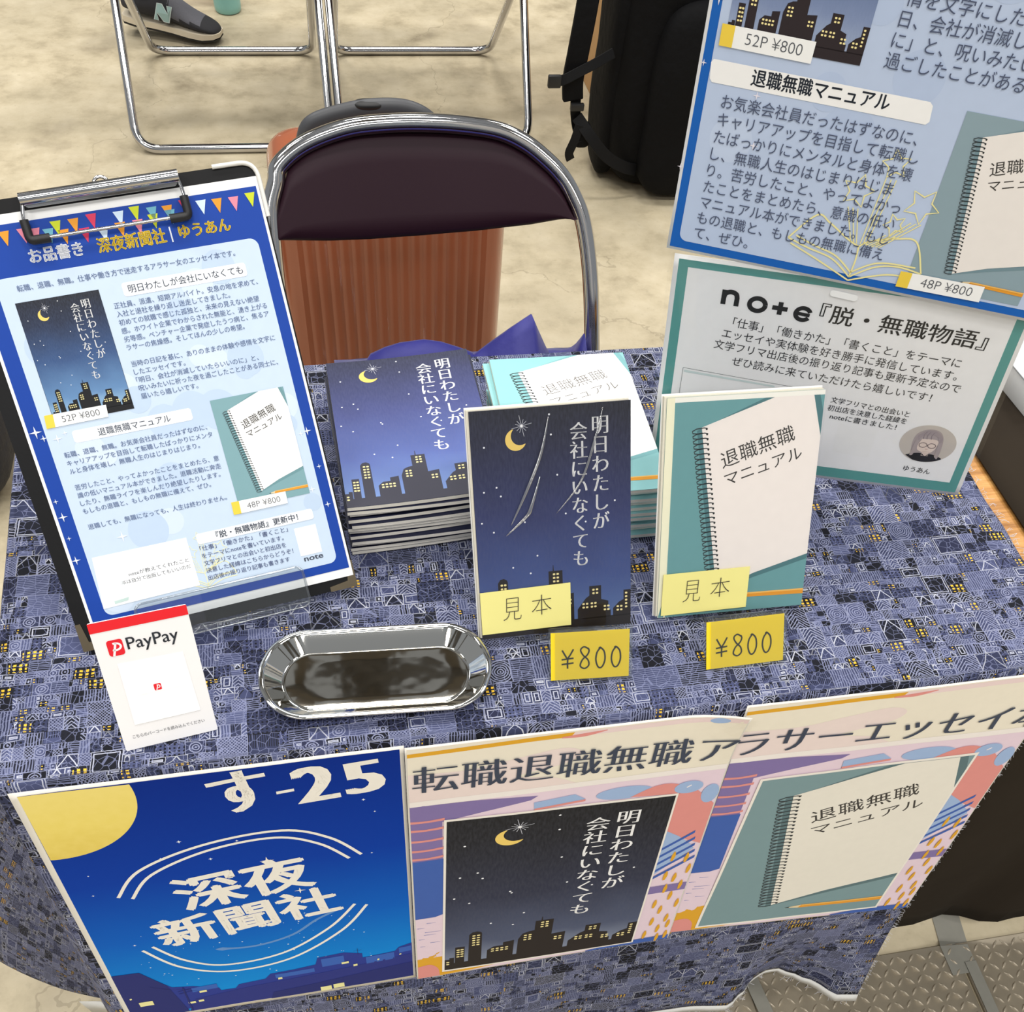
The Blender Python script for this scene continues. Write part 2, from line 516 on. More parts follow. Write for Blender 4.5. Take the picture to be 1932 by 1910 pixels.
# ================================================================== SETTING
def floor_mat():
    g = NT('concrete')
    co = g.node('ShaderNodeTexCoord').outputs['Object']
    n1 = g.noise(co, 1.6, 5, .6); n2 = g.noise(co, 9, 6, .65); n3 = g.noise(co, 60, 4, .6); n4 = g.noise(co, 4.2, 3)
    c = g.ramp(n2, [(.25, lin('#94876e')), (.5, lin('#c0b397')), (.75, lin('#d3c7ad'))])
    c = g.mix(g.m('MULTIPLY', g.m('SUBTRACT', n1, .42), 2.2, clamp=True), c, lin('#a0967f'))
    c = g.mix(g.m('MULTIPLY', g.m('SUBTRACT', n4, .60), 3.0, clamp=True), c, lin('#85796a'))
    c = g.mix(g.m('MULTIPLY', g.m('SUBTRACT', n3, .60), 2.5, clamp=True), c, lin('#8f8570'))
    def cracks(scale, w):
        v = g.node('ShaderNodeTexVoronoi', feature='DISTANCE_TO_EDGE'); v.inputs['Scale'].default_value = scale
        ad = g.node('ShaderNodeVectorMath', operation='ADD'); g.t.links.new(co, ad.inputs[0])
        nn = g.node('ShaderNodeTexNoise'); nn.inputs['Scale'].default_value = 3.0; nn.inputs['Detail'].default_value = 6; g.t.links.new(co, nn.inputs['Vector'])
        sc = g.node('ShaderNodeVectorMath', operation='SCALE'); sc.inputs['Scale'].default_value = .8; g.t.links.new(nn.outputs['Color'], sc.inputs[0])
        g.t.links.new(sc.outputs[0], ad.inputs[1]); g.t.links.new(ad.outputs[0], v.inputs['Vector'])
        return g.m('LESS_THAN', v.outputs['Distance'], w)
    k = g.m('MULTIPLY', cracks(.75, .0022), g.m('GREATER_THAN', n4, .42))
    c = g.mix(g.m('MULTIPLY', k, .35), c, lin('#7d725d'))
    g.put(g.bsdf.inputs['Base Color'], c)
    g.put(g.bsdf.inputs['Roughness'], g.m('ADD', .42, g.m('MULTIPLY', n2, .25)))
    g.bsdf.inputs['Specular IOR Level'].default_value = .35
    g.bump(g.m('ADD', n3, n2), .12, .004)
    return g.mat
fl = mesh_obj('floor', [(-9, -9, 0), (10, -9, 0), (10, 12.2, 0), (-9, 12.2, 0)], [(0, 1, 2, 3)], floor_mat())
fl['kind'] = 'structure'

HALL = mat('hall_wall', '#8d8a84', .8, var=.08, vs=2)
hw = mesh_obj('wall_back', [(-9, 12, 0), (10, 12, 0), (10, 12.2, 0), (-9, 12.2, 0), (-9, 12, 8), (10, 12, 8), (10, 12.2, 8), (-9, 12.2, 8)], [(0, 1, 5, 4), (2, 3, 7, 6), (4, 5, 6, 7), (1, 2, 6, 5), (3, 0, 4, 7)], HALL)
hw['kind'] = 'structure'
TRUSS = mat('added_truss', '#75706a', .7, var=.2, vs=3)  # unseen beams overhead, added as dark stripes for the steel tray to mirror
for k in range(9):
    y = -7.6 + k * 2.1
    b_ = box('added_ceiling_beam', (-9, y, 7.5), (10, y + .38, 7.9), TRUSS, None, .01); b_['kind'] = 'structure'
for k in range(5):
    x = -6.5 + k * 3.3
    b_ = box('added_ceiling_beam', (x, -9, 7.95), (x + .5, 12, 8.3), TRUSS, None, .01); b_['kind'] = 'structure'

# checker plates over the floor duct, grey tape
PLATE = mat('worn_plate', '#a89d8a', .42, .35, var=.22, vs=30, bump=.15, bs=300)
def checker_plate(x0, x1, y0, y1, label, ox):
    bm = bmesh.new()
    box_bm(bm, x0, y0, 0.0005, x1, y1, .006, .001, 1)
    p = .0150
    i = 0
    y = y0 + .008
    while y < y1 - .008:
        x = x0 + .008 + (ox % p)
        j = 0
        while x < x1 - .008:
            a = radians(45 if (i + j) % 2 else -45) + .0
            top = []; L, Wd = .0076, .0023
            ring = []
            for k in range(10):
                t = 2 * pi * k / 10
                u, v = L * cos(t), Wd * sin(t) * (1 - .25 * abs(cos(t)))
                ring.append(bm.verts.new((x + u * cos(a) - v * sin(a), y + u * sin(a) + v * cos(a), .006)))
                top.append(bm.verts.new((x + .6 * (u * cos(a) - v * sin(a)), y + .6 * (u * sin(a) + v * cos(a)), .0078)))
            bm.faces.new(top)
            for k in range(10): bm.faces.new((ring[k], ring[(k + 1) % 10], top[(k + 1) % 10], top[k]))
            x += p; j += 1
        y += p; i += 1
    o = bm_obj('checker_plate', bm, PLATE, autos=50)
    return tag(o, label, 'floor plate', 'steel checker plates in the aisle floor')
checker_plate(.33, .7395, -.62, -.031, 'worn steel checker plate whose seam shows just below the frayed cloth hem', .0)
checker_plate(.743, 1.057, -.62, -.031, 'worn steel checker plate between the cloth hem and the long seam under the dark cloth', .011)
checker_plate(1.0615, 1.45, -.62, -.032, 'worn steel checker plate in the bottom corner beyond the grey tape', .005)
TAPE = mat('grey_tape', '#7f7d74', .5, var=.12, vs=60, bump=.2, bs=120)
def tape(pts, w, z, label):
    V = []; F = []
    for i, (x, y) in enumerate(pts):
        a = pts[max(i - 1, 0)]; b = pts[min(i + 1, len(pts) - 1)]; l = hypot(b[0] - a[0], b[1] - a[1])
        nx, ny = -(b[1] - a[1]) / l, (b[0] - a[0]) / l
        zz = z if not isinstance(z, list) else z[i]
        V += [(x + nx * w / 2, y + ny * w / 2, zz), (x - nx * w / 2, y - ny * w / 2, zz)]
    F = [(2 * i, 2 * i + 1, 2 * i + 3, 2 * i + 2) for i in range(len(pts) - 1)]
    o = mesh_obj('floor_tape', V, F, TAPE)
    md = o.modifiers.new('thick', 'SOLIDIFY'); md.thickness = .0004; md.offset = 1
    return tag(o, label, 'tape', 'strips of grey tape on the floor')
tape([(1.068, .08), (1.068, .01), (1.062, -.028), (1.058, -.034), (1.058, -.075)], .042, [.001, .001, .0015, .0065, .0067], 'grey tape crossing from the concrete strip onto the checker plate')
tape([(1.0708, -.06), (1.0712, -.2), (1.0712, -.5)], .017, .0082, 'narrow grey tape lying along the seam between two checker plates')
tape([(.745, -.036), (.757, -.12), (.762, -.3)], .020, .0082, 'grey tape next to the plate seam under the frayed hem')

# ------------------------------------------------------------------ tables
WOOD = NT('wood_edge')
_co = WOOD.node('ShaderNodeTexCoord').outputs['Object']
_mp = WOOD.node('ShaderNodeMapping'); WOOD.t.links.new(_co, _mp.inputs[0]); _mp.inputs['Scale'].default_value = (6, 60, 30)
_n = WOOD.noise(_mp.outputs[0], 2.2, 6, .65)
WOOD.put(WOOD.bsdf.inputs['Base Color'], WOOD.ramp(_n, [(.3, lin('#8a5a2c')), (.5, lin('#c08a4c')), (.7, lin('#d8a868'))]))
WOOD.bsdf.inputs['Roughness'].default_value = .4
WOOD = WOOD.mat
LEGM = mat('grey_metal', '#8a8d90', .35, .8)
t = empty('folding_table', (0, 0, 0))
tag(t, 'long folding table with wood grain top under the city print cloth', 'table')
slab('table_top', [(-.006, .0075), (1.55, .0075), (1.55, .444), (-.030, .444)], .032, WOOD, t, z=.700)
for x in (.06, 1.48):
    for y in (.05, .40):
        tube('table_leg', [(x, y, .668), (x, y, .0)], .013, LEGM, t)
tube('leg_brace', fillet([(.06, .05, .12), (1.48, .05, .12)], .01), .008, LEGM, t)
bm = bmesh.new(); box_bm(bm, .03, .03, .62, 1.50, .42, .668, .004); bm_obj('apron', bm, LEGM, t)

# ------------------------------------------------------------------ city print tablecloth
def city_mat():
    g = NT('city_print')
    uv = g.node('ShaderNodeUVMap', uv_map='UVMap').outputs[0]
    sp = g.node('ShaderNodeSeparateXYZ'); g.t.links.new(uv, sp.inputs[0])
    wob = g.node('ShaderNodeTexNoise'); wob.inputs['Scale'].default_value = 90; wob.inputs['Detail'].default_value = 2; g.t.links.new(uv, wob.inputs['Vector'])
    ws = g.node('ShaderNodeSeparateXYZ'); g.t.links.new(wob.outputs['Color'], ws.inputs[0])
    U0 = g.m('ADD', g.m('MULTIPLY', sp.outputs[0], 1000), g.m('MULTIPLY', ws.outputs[0], 2.2))     # millimetres
    V0 = g.m('ADD', g.m('MULTIPLY', sp.outputs[1], 1000), g.m('MULTIPLY', ws.outputs[1], 2.2))
    def white(a, b, s):
        cb = g.node('ShaderNodeCombineXYZ'); g.put(cb.inputs[0], a); g.put(cb.inputs[1], b); cb.inputs[2].default_value = s
        w = g.node('ShaderNodeTexWhiteNoise', noise_dimensions='3D'); g.t.links.new(cb.outputs[0], w.inputs['Vector'])
        s3 = g.node('ShaderNodeSeparateColor'); g.t.links.new(w.outputs['Color'], s3.inputs[0])
        return w.outputs['Value'], s3.outputs[0], s3.outputs[1], s3.outputs[2]
    def layer(U, V, h, wmin, wvar, seed, lw):
        vr = g.m('DIVIDE', V, h); r = g.m('FLOOR', vr); fr = g.m('SUBTRACT', vr, r)
        a, b, c_, d_ = white(r, 3.7, seed)
        W = g.m('ADD', g.m('MULTIPLY', b, wvar), wmin)
        ur = g.m('ADD', g.m('DIVIDE', U, W), g.m('MULTIPLY', c_, 7.0)); c = g.m('FLOOR', ur); fu = g.m('SUBTRACT', ur, c)
        k, R, G, B = white(c, r, seed + 5.3)
        x = g.m('MULTIPLY', fu, W); y = g.m('MULTIPLY', fr, h)
        xc = g.m('ABSOLUTE', g.m('SUBTRACT', x, g.m('MULTIPLY', W, .5))); yc = g.m('SUBTRACT', y, h / 2)
        ed = g.m('MINIMUM', g.m('MINIMUM', x, g.m('SUBTRACT', W, x)), g.m('MINIMUM', y, g.m('SUBTRACT', h, y)))
        border = g.m('LESS_THAN', ed, lw)
        def per(v, p, duty): return g.m('LESS_THAN', g.m('FRACT', g.m('DIVIDE', v, p)), duty)
        d = g.m('SQRT', g.m('ADD', g.m('MULTIPLY', xc, xc), g.m('MULTIPLY', yc, yc)))
        # k6: a pair of pitched roofs
        roof = g.m('SUBTRACT', y, g.m('SUBTRACT', h, g.m('MULTIPLY', xc, 1.5)))
        pats = [per(y, 1.9, .42), per(x, 2.1, .42),
                g.m('MAXIMUM', per(g.m('ADD', x, y), 2.6, .28), per(g.m('SUBTRACT', x, y), 2.6, .28)),
                g.m('MULTIPLY', per(d, 2.0, .4), g.m('LESS_THAN', d, h * .5)),
                per(g.m('ADD', y, xc), 3.2, .3),
                g.m('MULTIPLY', g.m('LESS_THAN', ed, 2.6), g.m('GREATER_THAN', ed, 1.7)),
                g.m('LESS_THAN', g.m('ABSOLUTE', roof), .8),
                g.m('MULTIPLY', per(x, 3.4, .45), per(y, 3.0, .5)),
                g.m('MULTIPLY', per(x, 1.7, .4), g.m('GREATER_THAN', y, h * .45))]
        n = len(pats); line = border; kk = g.m('MULTIPLY', k, n)
        for i, p in enumerate(pats):
            sel = g.m('COMPARE', kk, i + .5, .5)
            line = g.m('MAXIMUM', line, g.m('MULTIPLY', p, sel))
        win = g.m('MULTIPLY', g.m('MULTIPLY', per(x, 4.4, .50), per(y, 3.4, .58)), g.m('GREATER_THAN', ed, 1.2))
        return line, R, G, B, win, roof, kk
    l1, R1, G1, B1, w1, rf1, k1 = layer(U0, V0, 22.0, 15, 24, 1.0, .5)
    l2, R2, G2, B2, w2, rf2, k2 = layer(U0, V0, 11.0, 6, 13, 9.0, .42)
    l3, R3, G3, B3, w3, rf3, k3 = layer(U0, V0, 5.5, 3.5, 8, 21.0, .38)
    a1 = g.m('GREATER_THAN', G1, .74); a2 = g.m('GREATER_THAN', G2, .42)
    def pick(x1, x2, x3): 
        lo = g.mix(a2, x3, x2); return g.mix(a1, lo, x1)
    def pickv(x1, x2, x3):
        lo = g.m('ADD', g.m('MULTIPLY', x2, a2), g.m('MULTIPLY', x3, g.m('SUBTRACT', 1, a2)))
        return g.m('ADD', g.m('MULTIPLY', x1, a1), g.m('MULTIPLY', lo, g.m('SUBTRACT', 1, a1)))
    line = pickv(l1, l2, l3); B = pickv(B1, B2, B3); R = pickv(R1, R2, R3); win = pickv(g.m('MULTIPLY', w1, 0.0), w2, w3)
    bg = g.ramp(B, [(0, lin('#12131a')), (.32, lin('#1b1d28')), (.36, lin('#292c44')), (.55, lin('#343954')), (.8, lin('#404565')), (1, lin('#4b5172'))])
    lc = g.ramp(R, [(0, lin('#656a88')), (.45, lin('#888ca6')), (.70, lin('#bdbfca')), (.76, lin('#14151d')), (1, lin('#1b1d28'))])
    col = g.mix(line, bg, lc)
    # finer doodled lines over everything
    vo = g.node('ShaderNodeTexVoronoi', feature='DISTANCE_TO_EDGE', distance='EUCLIDEAN'); vo.inputs['Scale'].default_value = 150; g.t.links.new(uv, vo.inputs['Vector'])
    col = g.mix(g.m('MULTIPLY', g.m('LESS_THAN', vo.outputs['Distance'], .03), .45), col, lin('#8a90b4'))
    yl = g.m('MULTIPLY', win, g.m('GREATER_THAN', R, .925))
    col = g.mix(yl, col, lin('#e9bb3c'))
    g.put(g.bsdf.inputs['Base Color'], col)
    g.bsdf.inputs['Roughness'].default_value = .82
    g.bsdf.inputs['Specular IOR Level'].default_value = .2
    wv = g.noise(uv, 1400, 2)
    g.bump(wv, .25, .0006)
    return g.mat
CITY = city_mat()
TILT = radians(7.9)
ST, CT = sin(TILT), cos(TILT)

def build_cloth():
    V = []; UVs = []; F = []
    def add(p, uv): V.append(p); UVs.append(uv); return len(V) - 1
    # --- top
    nx, ny = 90, 46
    YB, YF, Z = .4485, .006, .7022
    def xl(y): return -.010 - .024 * (y / .45)
    def xr(y): return .8585 + .0008 * sin(y * 90)
    top = [[None] * (ny + 1) for _ in range(nx + 1)]
    for i in range(nx + 1):
        for j in range(ny + 1):
            y = YF + (YB - YF) * j / ny
            x = xl(y) + (xr(y) - xl(y)) * i / nx
            z = Z + .0011 * noise.noise((x * 9, y * 11, .3)) * min(1, i / 4, (nx - i) / 4, j / 4)
            if j == ny: z = Z - .0004
            top[i][j] = add((x, y, z), (x, y))
    for i in range(nx):
        for j in range(ny): F.append((top[i][j], top[i + 1][j], top[i + 1][j + 1], top[i][j + 1]))
    # back: a short fall behind the table
    prev = [top[i][ny] for i in range(nx + 1)]
    for k, (dy, dz) in enumerate(((.0025, -.003), (.003, -.02), (.003, -.10), (.004, -.2))):
        cur = [add((V[top[i][ny]][0], YB + dy, Z + dz), (V[top[i][ny]][0], YB - dz + dy)) for i in range(nx + 1)]
        for i in range(nx): F.append((prev[i], prev[i + 1], cur[i + 1], cur[i]))
        prev = cur
    # --- front fall
    L = .602
    hem_ctrl = [(-.02, .0), (.15, .004), (.30, -.006), (.45, .006), (.54, .008), (.612, .0), (.676, .0), (.70, .012), (.7205, .025), (.742, .029), (.7588, .0285), (.778, .020), (.797, .012), (.8335, -.010), (.87, -.016)]
    def hem_y(x):
        for a, b in zip(hem_ctrl, hem_ctrl[1:]):
            if x <= b[0]:
                t_ = max(0, (x - a[0]) / (b[0] - a[0])); t_ = t_ * t_ * (3 - 2 * t_); return a[1] + (b[1] - a[1]) * t_
        return hem_ctrl[-1][1]
    rows = [0.0] + [.004, .009, .016] + [.03 + (L - .03) * k / 44 for k in range(45)]
    fx = [xl(0) + (xr(0) - xl(0)) * i / nx for i in range(nx + 1)]
    grid = []
    xspread = lambda x, d: x + (-.012 * (1 - x / .85)) * (d / .6) * (x < .3) - (.016 * (x / .85) ** 3) * min(1, d / .1)
    for i, x in enumerate(fx):
        colv = []
        for k, d in enumerate(rows):
            if k == 0: colv.append(top[i][0]); continue
            w = max(0., (d - .40) / (L - .40)) ** 1.6
            fold = .0035 * sin(x * 42 + 1.0) * max(0, (d - .41) / .19) ** 1.2
            y = -ST * d + hem_y(x) * w + fold - .0004
            z = .7 - CT * d
            if d < .02:
                a = min(1, d / .016); y = .004 * (1 - a) + y * a * 1.0; z = .7018 * (1 - a * a) + (.7 - CT * d) * a * a
            colv.append(add((xspread(x, d), y, z), (x, -d)))
        grid.append(colv)
    # --- left: the corner cone and the fall over the end of the table
    hemL = [(-.030, -.080, .106), (-.052, -.045, .10), (-.066, .005, .10), (-.080, .040, .085), (-.107, .046, .10), (-.135, .044, .165), (-.168, .052, .25), (-.20, .085, .29), (-.19, .17, .30), (-.15, .24, .30), (-.165, .31, .31), (-.14, .38, .31), (-.12, .447, .32)]
    H = catmull(hemL, 5)
    n = len(H)
    left = [[v for v in grid[0]]]
    for q in range(1, n):
        t_ = q / (n - 1)
        ty = 0.006 if q <= 32 else 0.006 + (.4485 - .006) * ((q - 32) / (n - 1 - 32))
        tv = top[0][0] if q <= 32 else None
        T = Vector((xl(ty), ty, Z))
        colv = []
        for k, d in enumerate(rows):
            if k == 0:
                colv.append(top[0][0] if q <= 32 else add(tuple(T), (T.x, T.y))); continue
            s = d / L
            P = T.lerp(H[q], s)
            bul = sin(pi * min(1, s)) * .012
            P.x -= bul * (1 if q > 20 else q / 20)
            if d < .02: P.z = Z - (Z - P.z) * (d / .02) ** 1.5; P.x -= .003
            ang = q / 32 if q <= 32 else 1
            colv.append(add(tuple(P), (-.02 - d * .9 * sin(ang * pi / 2) if q <= 32 else -.02 - d, -d * cos(ang * pi / 2) + (ty if q > 32 else 0))))
        left.append(colv)
    for i in range(nx):
        for k in range(len(rows) - 1): F.append((grid[i][k + 1], grid[i + 1][k + 1], grid[i + 1][k], grid[i][k]))
    for q in range(n - 1):
        for k in range(len(rows) - 1):
            f = (left[q + 1][k + 1], left[q][k + 1], left[q][k], left[q + 1][k])
            f = tuple(dict.fromkeys(f))
            if len(f) >= 3: F.append(f)
    o = mesh_obj('tablecloth', V, F, CITY, None, True, uv=UVs)
    bm_ = bmesh.new(); bm_.from_mesh(o.data); bmesh.ops.recalc_face_normals(bm_, faces=bm_.faces); bm_.to_mesh(o.data); bm_.free()
    tag(o, 'navy tablecloth printed with doodled city houses and yellow windows', 'tablecloth')
    # --- white selvage along the hem with loose threads
    SELV = mat('white_selvage', '#d9d8d4', .85, var=.06, vs=300, bump=.3, bs=900)
    SV = []; SF = []
    for i in range(nx + 1):
        a = Vector(V[grid[i][-1]]); b = Vector(V[grid[i][-2]]); dn = (a - b).normalized()
        SV += [a - dn * .0008 + Vector((0, -.0006, 0)), a + dn * (.0125 + .002 * noise.noise((i * .6, 0, 0))) + Vector((0, -.0015, 0))]
        if i: SF.append((2 * i - 2, 2 * i, 2 * i + 1, 2 * i - 1))
    s_ = mesh_obj('selvage', SV, SF, SELV, o, True)
    md = s_.modifiers.new('thick', 'SOLIDIFY'); md.thickness = .0007
    th = []
    for k in range(170):
        i = rng.randrange(8, nx); a = Vector(SV[2 * i + 1]).lerp(Vector(SV[2 * i - 1]), rng.random())
        p = [a, a + Vector((rng.uniform(-.004, .004), -.0015, -rng.uniform(.002, .006))), a + Vector((rng.uniform(-.008, .008), -.003, -rng.uniform(.004, .009)))]
        th.append(tube_geo(p, .00022, 4))
    for k in range(120):      # ravelled threads on the cut end of the cloth
        j = rng.randrange(1, ny); a = Vector(V[top[nx][j]]) + Vector((0, rng.uniform(-.005, .005), .0008))
        p = [a, a + Vector((rng.uniform(.002, .005), rng.uniform(-.003, .003), .0008)), a + Vector((rng.uniform(.003, .010), rng.uniform(-.006, .006), -.0008))]
        th.append(tube_geo(p, .00020, 4))
    for k in range(120):
        r = rng.randrange(6, len(rows) - 1); a = Vector(V[grid[nx][r]]).lerp(Vector(V[grid[nx][r + 1]]), rng.random())
        p = [a, a + Vector((rng.uniform(.001, .003), -.001, rng.uniform(-.002, .002))), a + Vector((rng.uniform(.002, .006), -.002, rng.uniform(-.006, .002)))]
        th.append(tube_geo(p, .00020, 4))
    vv, ff = join_geo(th)
    fr = mesh_obj('loose_threads', vv, ff, mat('thread', '#cfcfd6', .8), o); fr['kind'] = 'stuff'; fr['label'] = 'ravelled pale threads along cut edges'
    # white back of the turned-up corner at the far end of the hem
    cv = [(-.128, .047, .088), (-.100, .040, .098), (-.088, .030, .09), (-.128, .05, .03), (-.098, .043, .028), (-.084, .032, .03)]
    c_ = mesh_obj('white_corner', cv, [(0, 3, 4, 1), (1, 4, 5, 2)], SELV, o, True)
    md = c_.modifiers.new('thick', 'SOLIDIFY'); md.thickness = .0006
    md = o.modifiers.new('thick', 'SOLIDIFY'); md.thickness = .0006; md.offset = -1
    return o
build_cloth()

# ------------------------------------------------------------------ dark cloth of the next stall
DARK = mat('dark_cloth', '#2b241c', .9, var=.12, vs=12, bump=.3, bs=6, bd=.01, spec=.15)
def dark_cloth():
    V = []; F = []
    nx = 30
    prof = [(.450, .7022), (.20, .7026), (.008, .7026), (.0050, .7010), (.0042, .692)] + [(.0042, .69 - .66 * k / 14) for k in range(1, 15)]
    for i in range(nx + 1):
        for (y, z) in prof:
            x0 = .878 if z > .70 else .845
            if z > .70: x0 = .877
            elif z > .68: x0 = .866
            x = x0 + (1.6 - x0) * i / nx
            w = max(0, (.69 - z) / .66)
            w *= max(0, min(1, (x - .86) / .12))
            V.append((x, y - .012 * w * (1 + sin(x * 23)) + .004 * w * sin(x * 61), max(z, .032 + .006 * sin(x * 17)) + (.001 if z > .70 else 0)))
    F = grid_faces(nx + 1, len(prof))
    o = mesh_obj('table_cover', V, F, DARK, None, True)
    md = o.modifiers.new('thick', 'SOLIDIFY'); md.thickness = .0008; md.offset = -1
    return tag(o, 'plain blackish brown cloth hanging over the neighbouring stall beside the city print', 'table cover')
dark_cloth()
s_ = empty('book_stack', (.955, .30, .7042))  # stack of white books, built as one block under a single cover
tag(s_, 'stack of white edged books lying on the neighbouring dark stall at the frame edge', 'book')
box('page_block', (0.0, 0.0, 0), (.13, .18, .028), mat('white_pages', '#e9e9e6', .7), s_, .0015)
box('cover', (-.001, -.001, .0282), (.131, .181, .0295), ink('#dfe2e4', .5), s_, .0004)
s_.rotation_euler.z = radians(4)

def sheet4(name, parent, pts, off, m_):
    """plate between four points of the room, given a thickness, as a part of parent"""
    w = parent.matrix_world.inverted()
    bm = bmesh.new(); o = Vector(off)
    q = [bm.verts.new(w @ Vector(p)) for p in pts] + [bm.verts.new(w @ (Vector(p) + o)) for p in pts]
    for f in ((0, 1, 2, 3), (7, 6, 5, 4), (0, 4, 5, 1), (1, 5, 6, 2), (2, 6, 7, 3), (3, 7, 4, 0)): bm.faces.new([q[i] for i in f])
    return bm_obj(name, bm, m_, parent)

# ================================================================== BANNERS PINNED TO THE FRONT
CLOTHPAPER = mat('printed_cloth', '#ebe6dc', .75, var=.03, bump=.15, bs=900, bd=.0003)
BAN = Matrix(((1, 0, 0, 0), (0, ST, -CT, 0), (0, CT, ST, .7), (0, 0, 0, 1)))   # x along the table, y up the cloth, z outwards
def banner_sheet(corners, lift, bend, label):
    """fabric sheet; corners tl tr br bl in mm (x, up); bend(x, up) gives how far it stands off"""
    f = quad(1, 1, *corners)
    n1, n2 = 36, 44
    V = []; F = grid_faces(n1 + 1, n2 + 1)
    for i in range(n1 + 1):
        for j in range(n2 + 1):
            u, v = f(i / n1, j / n2)
            V.append((u / 1000, v / 1000, lift + bend(u, v)))
    o = mesh_obj('fabric_banner', V, F, CLOTHPAPER, None, True)
    o.matrix_world = BAN
    md = o.modifiers.new('thick', 'SOLIDIFY'); md.thickness = .0004; md.offset = -1
    tag(o, label, 'banner', 'fabric banners across the front of the stall')
    P = Print(lambda u, v, h: (u / 1000, v / 1000, h + lift + bend(u, v)), .0002, .00012); P.maxe = 13
    return o, P
def wav(a, b, k): return lambda u, v: .0009 * noise.noise((u * .012 + a, v * .010 + b, k)) + .0012

# ---- night poster with the stall number
b1, P = banner_sheet([(-2, -3.3), (278.2, -.3), (277.3, -390), (-9.5, -394)], .0014, wav(0, 0, 1), 'deep blue poster with a yellow moon and the white stall number')
BLUE = grad('night_blue', [(0, '#1299e2'), (.16, '#0c86d8'), (.40, '#065fc0'), (.66, '#033ba2'), (1, '#022a88')], -.384, -.007, .7, .03, (60, 60))
BLUE.node_tree.nodes['Principled BSDF'].inputs['Specular IOR Level'].default_value = .1
inx = quad(280, 377, (3.3, -7.3), (274.8, -3.5), (274.8, -383.7), (-4.6, -387))
P.xf = lambda u, v: inx(u, v + 384)
P.rect(0, -384, 280, -7, BLUE, 1, 10, 14)
P.xf = None
arcm = [(9 + 71.5 * cos(radians(a)), -20 + 71.5 * sin(radians(a))) for a in range(10, -96, -4)]
P.poly([(3.3, -7.4)] + [p for p in arcm if p[0] > 2.4] + [(2.0, -91)], grad('moon_yellow', [(0, '#e3c95c'), (.5, '#efd96f'), (1, '#f2dd7c')], -.09, -.007, .7, .3, (40, 40)), 2)
LT = '#f1ece2'
P.text('す', (135, -62), (179, -57), LT, 3, 'mincho2', em=60)
P.poly([(179.5, -37.6), (193, -36.2), (193, -39.6), (179.5, -41)], LT, 3)
P.text('2', (194, -57), (227.5, -54.6), LT, 3, 'mincho2', em=64, cjk=False)
P.text('5', (232, -53.5), (264, -50.5), LT, 3, 'mincho2', em=58, cjk=False)
def sm(p): return [(q.x, q.y) for q in catmull([(x, y, 0) for x, y in p], 8)]
for pts in ([(35.8, -157.8), (60, -122), (112, -97.5), (176.7, -89.8), (213, -108), (237.3, -139.8)], [(46.1, -162.4), (68, -130), (115, -106), (170.4, -98.8), (204, -115), (226.8, -143.2)],
            [(34.2, -250.9), (60, -292), (100.8, -314.9), (160, -306), (210, -267), (236.5, -225.1)], [(43.7, -246.7), (66, -280), (99.1, -300.5), (154, -293), (199, -259), (225.9, -220.9)]):
    P.stroke(sm(pts), 2.9, LT, 3)
P.text('深夜', (83, -195), (197, -179), LT, 3, 'heavy', em=57)
P.text('新聞社', (54, -253), (216, -229), LT, 3, 'heavy', em=51)
P.star(160, -131, 6, LT, 4); P.star(181, -185, 5, LT, 4); 
P.stroke(sm([(95, -268), (130, -272), (165, -262), (190, -240), (212, -226)]), [.6, 4, 6, 4, 3, 3, 3, 3] + [3] * 24 + [.5], '#5f8fcb', 2)
for k in range(70):
    x, y = rng.uniform(25, 240), -rng.uniform(225, 330); P.disc(x, y, rng.choice((.35, .5, .8)), '#cfe4f2', 2, n=6)
for x, y, r in ((98, -88, 1.6), (141, -97, 1), (117, -118, 1.4), (244, -62, 1.2), (252, -80, .9), (246, -140, .9), (18, -150, 1), (30, -240, 1.2), (80, -108, .8), (22, -120, .7)):
    P.star(x, y, r * 1.3, '#e8eef6', 2, .4)
D1, D2, D3, YW = '#19308f', '#11206e', '#2f5fb6', '#efe9a6'
P.poly([(-2.6, -291), (22, -291), (39, -322), (44, -330), (62, -334), (85, -346), (86, -352), (100, -352), (104, -345), (130, -341), (136, -332), (160, -330), (180, -327), (183, -314), (209, -311), (226, -318), (226, -327), (258, -324), (262, -317), (275, -312), (274.8, -352), (200, -366), (120, -372), (60, -380), (-4, -386)], D1, 3)
P.poly([(-2.6, -291), (22, -291), (40, -324), (50, -386.5), (-4.6, -386.8)], D2, 4)
P.poly([(50, -386.4), (60, -362), (120, -352), (200, -344), (274.8, -334), (274.8, -383.7)], '#1b2a80', 4)
P.poly([(130, -386), (134, -372), (180, -366), (240, -356), (274.8, -352), (274.8, -383.7)], D2, 5)
for (x, y, w_, h_) in ((60, -338, 24, 9), (140, -335, 38, 8), (186, -318, 22, 16), (229, -327, 28, 14), (262, -319, 12, 10)):
    P.poly([(x, y), (x + w_, y + 1.5), (x + w_, y - h_ + 1.5), (x, y - h_)], D3, 4)
for (x, y, w_, h_) in ((208 - 3, -330, 7, 4), (216, -338, 4, 4), (66, -346, 7, 4), (142, -342, 4, 4), (8, -352, 13, 9), (2, -341, 2, 3), (240, -334, 2, 3), (262, -331, 2, 2), (180, -377, 11, 9), (193, -375, 11, 9), (52, -366, 7, 4), (62, -365, 5, 4)):
    P.poly([(x, y), (x + w_, y + .6), (x + w_, y - h_ + .6), (x, y - h_)], YW, 6)
P.stroke([(53, -386), (53, -334)], 1.6, D2, 6); P.stroke([(47, -341), (60, -338)], .7, D2, 6); P.stroke([(47, -346), (60, -343)], .7, D2, 6)
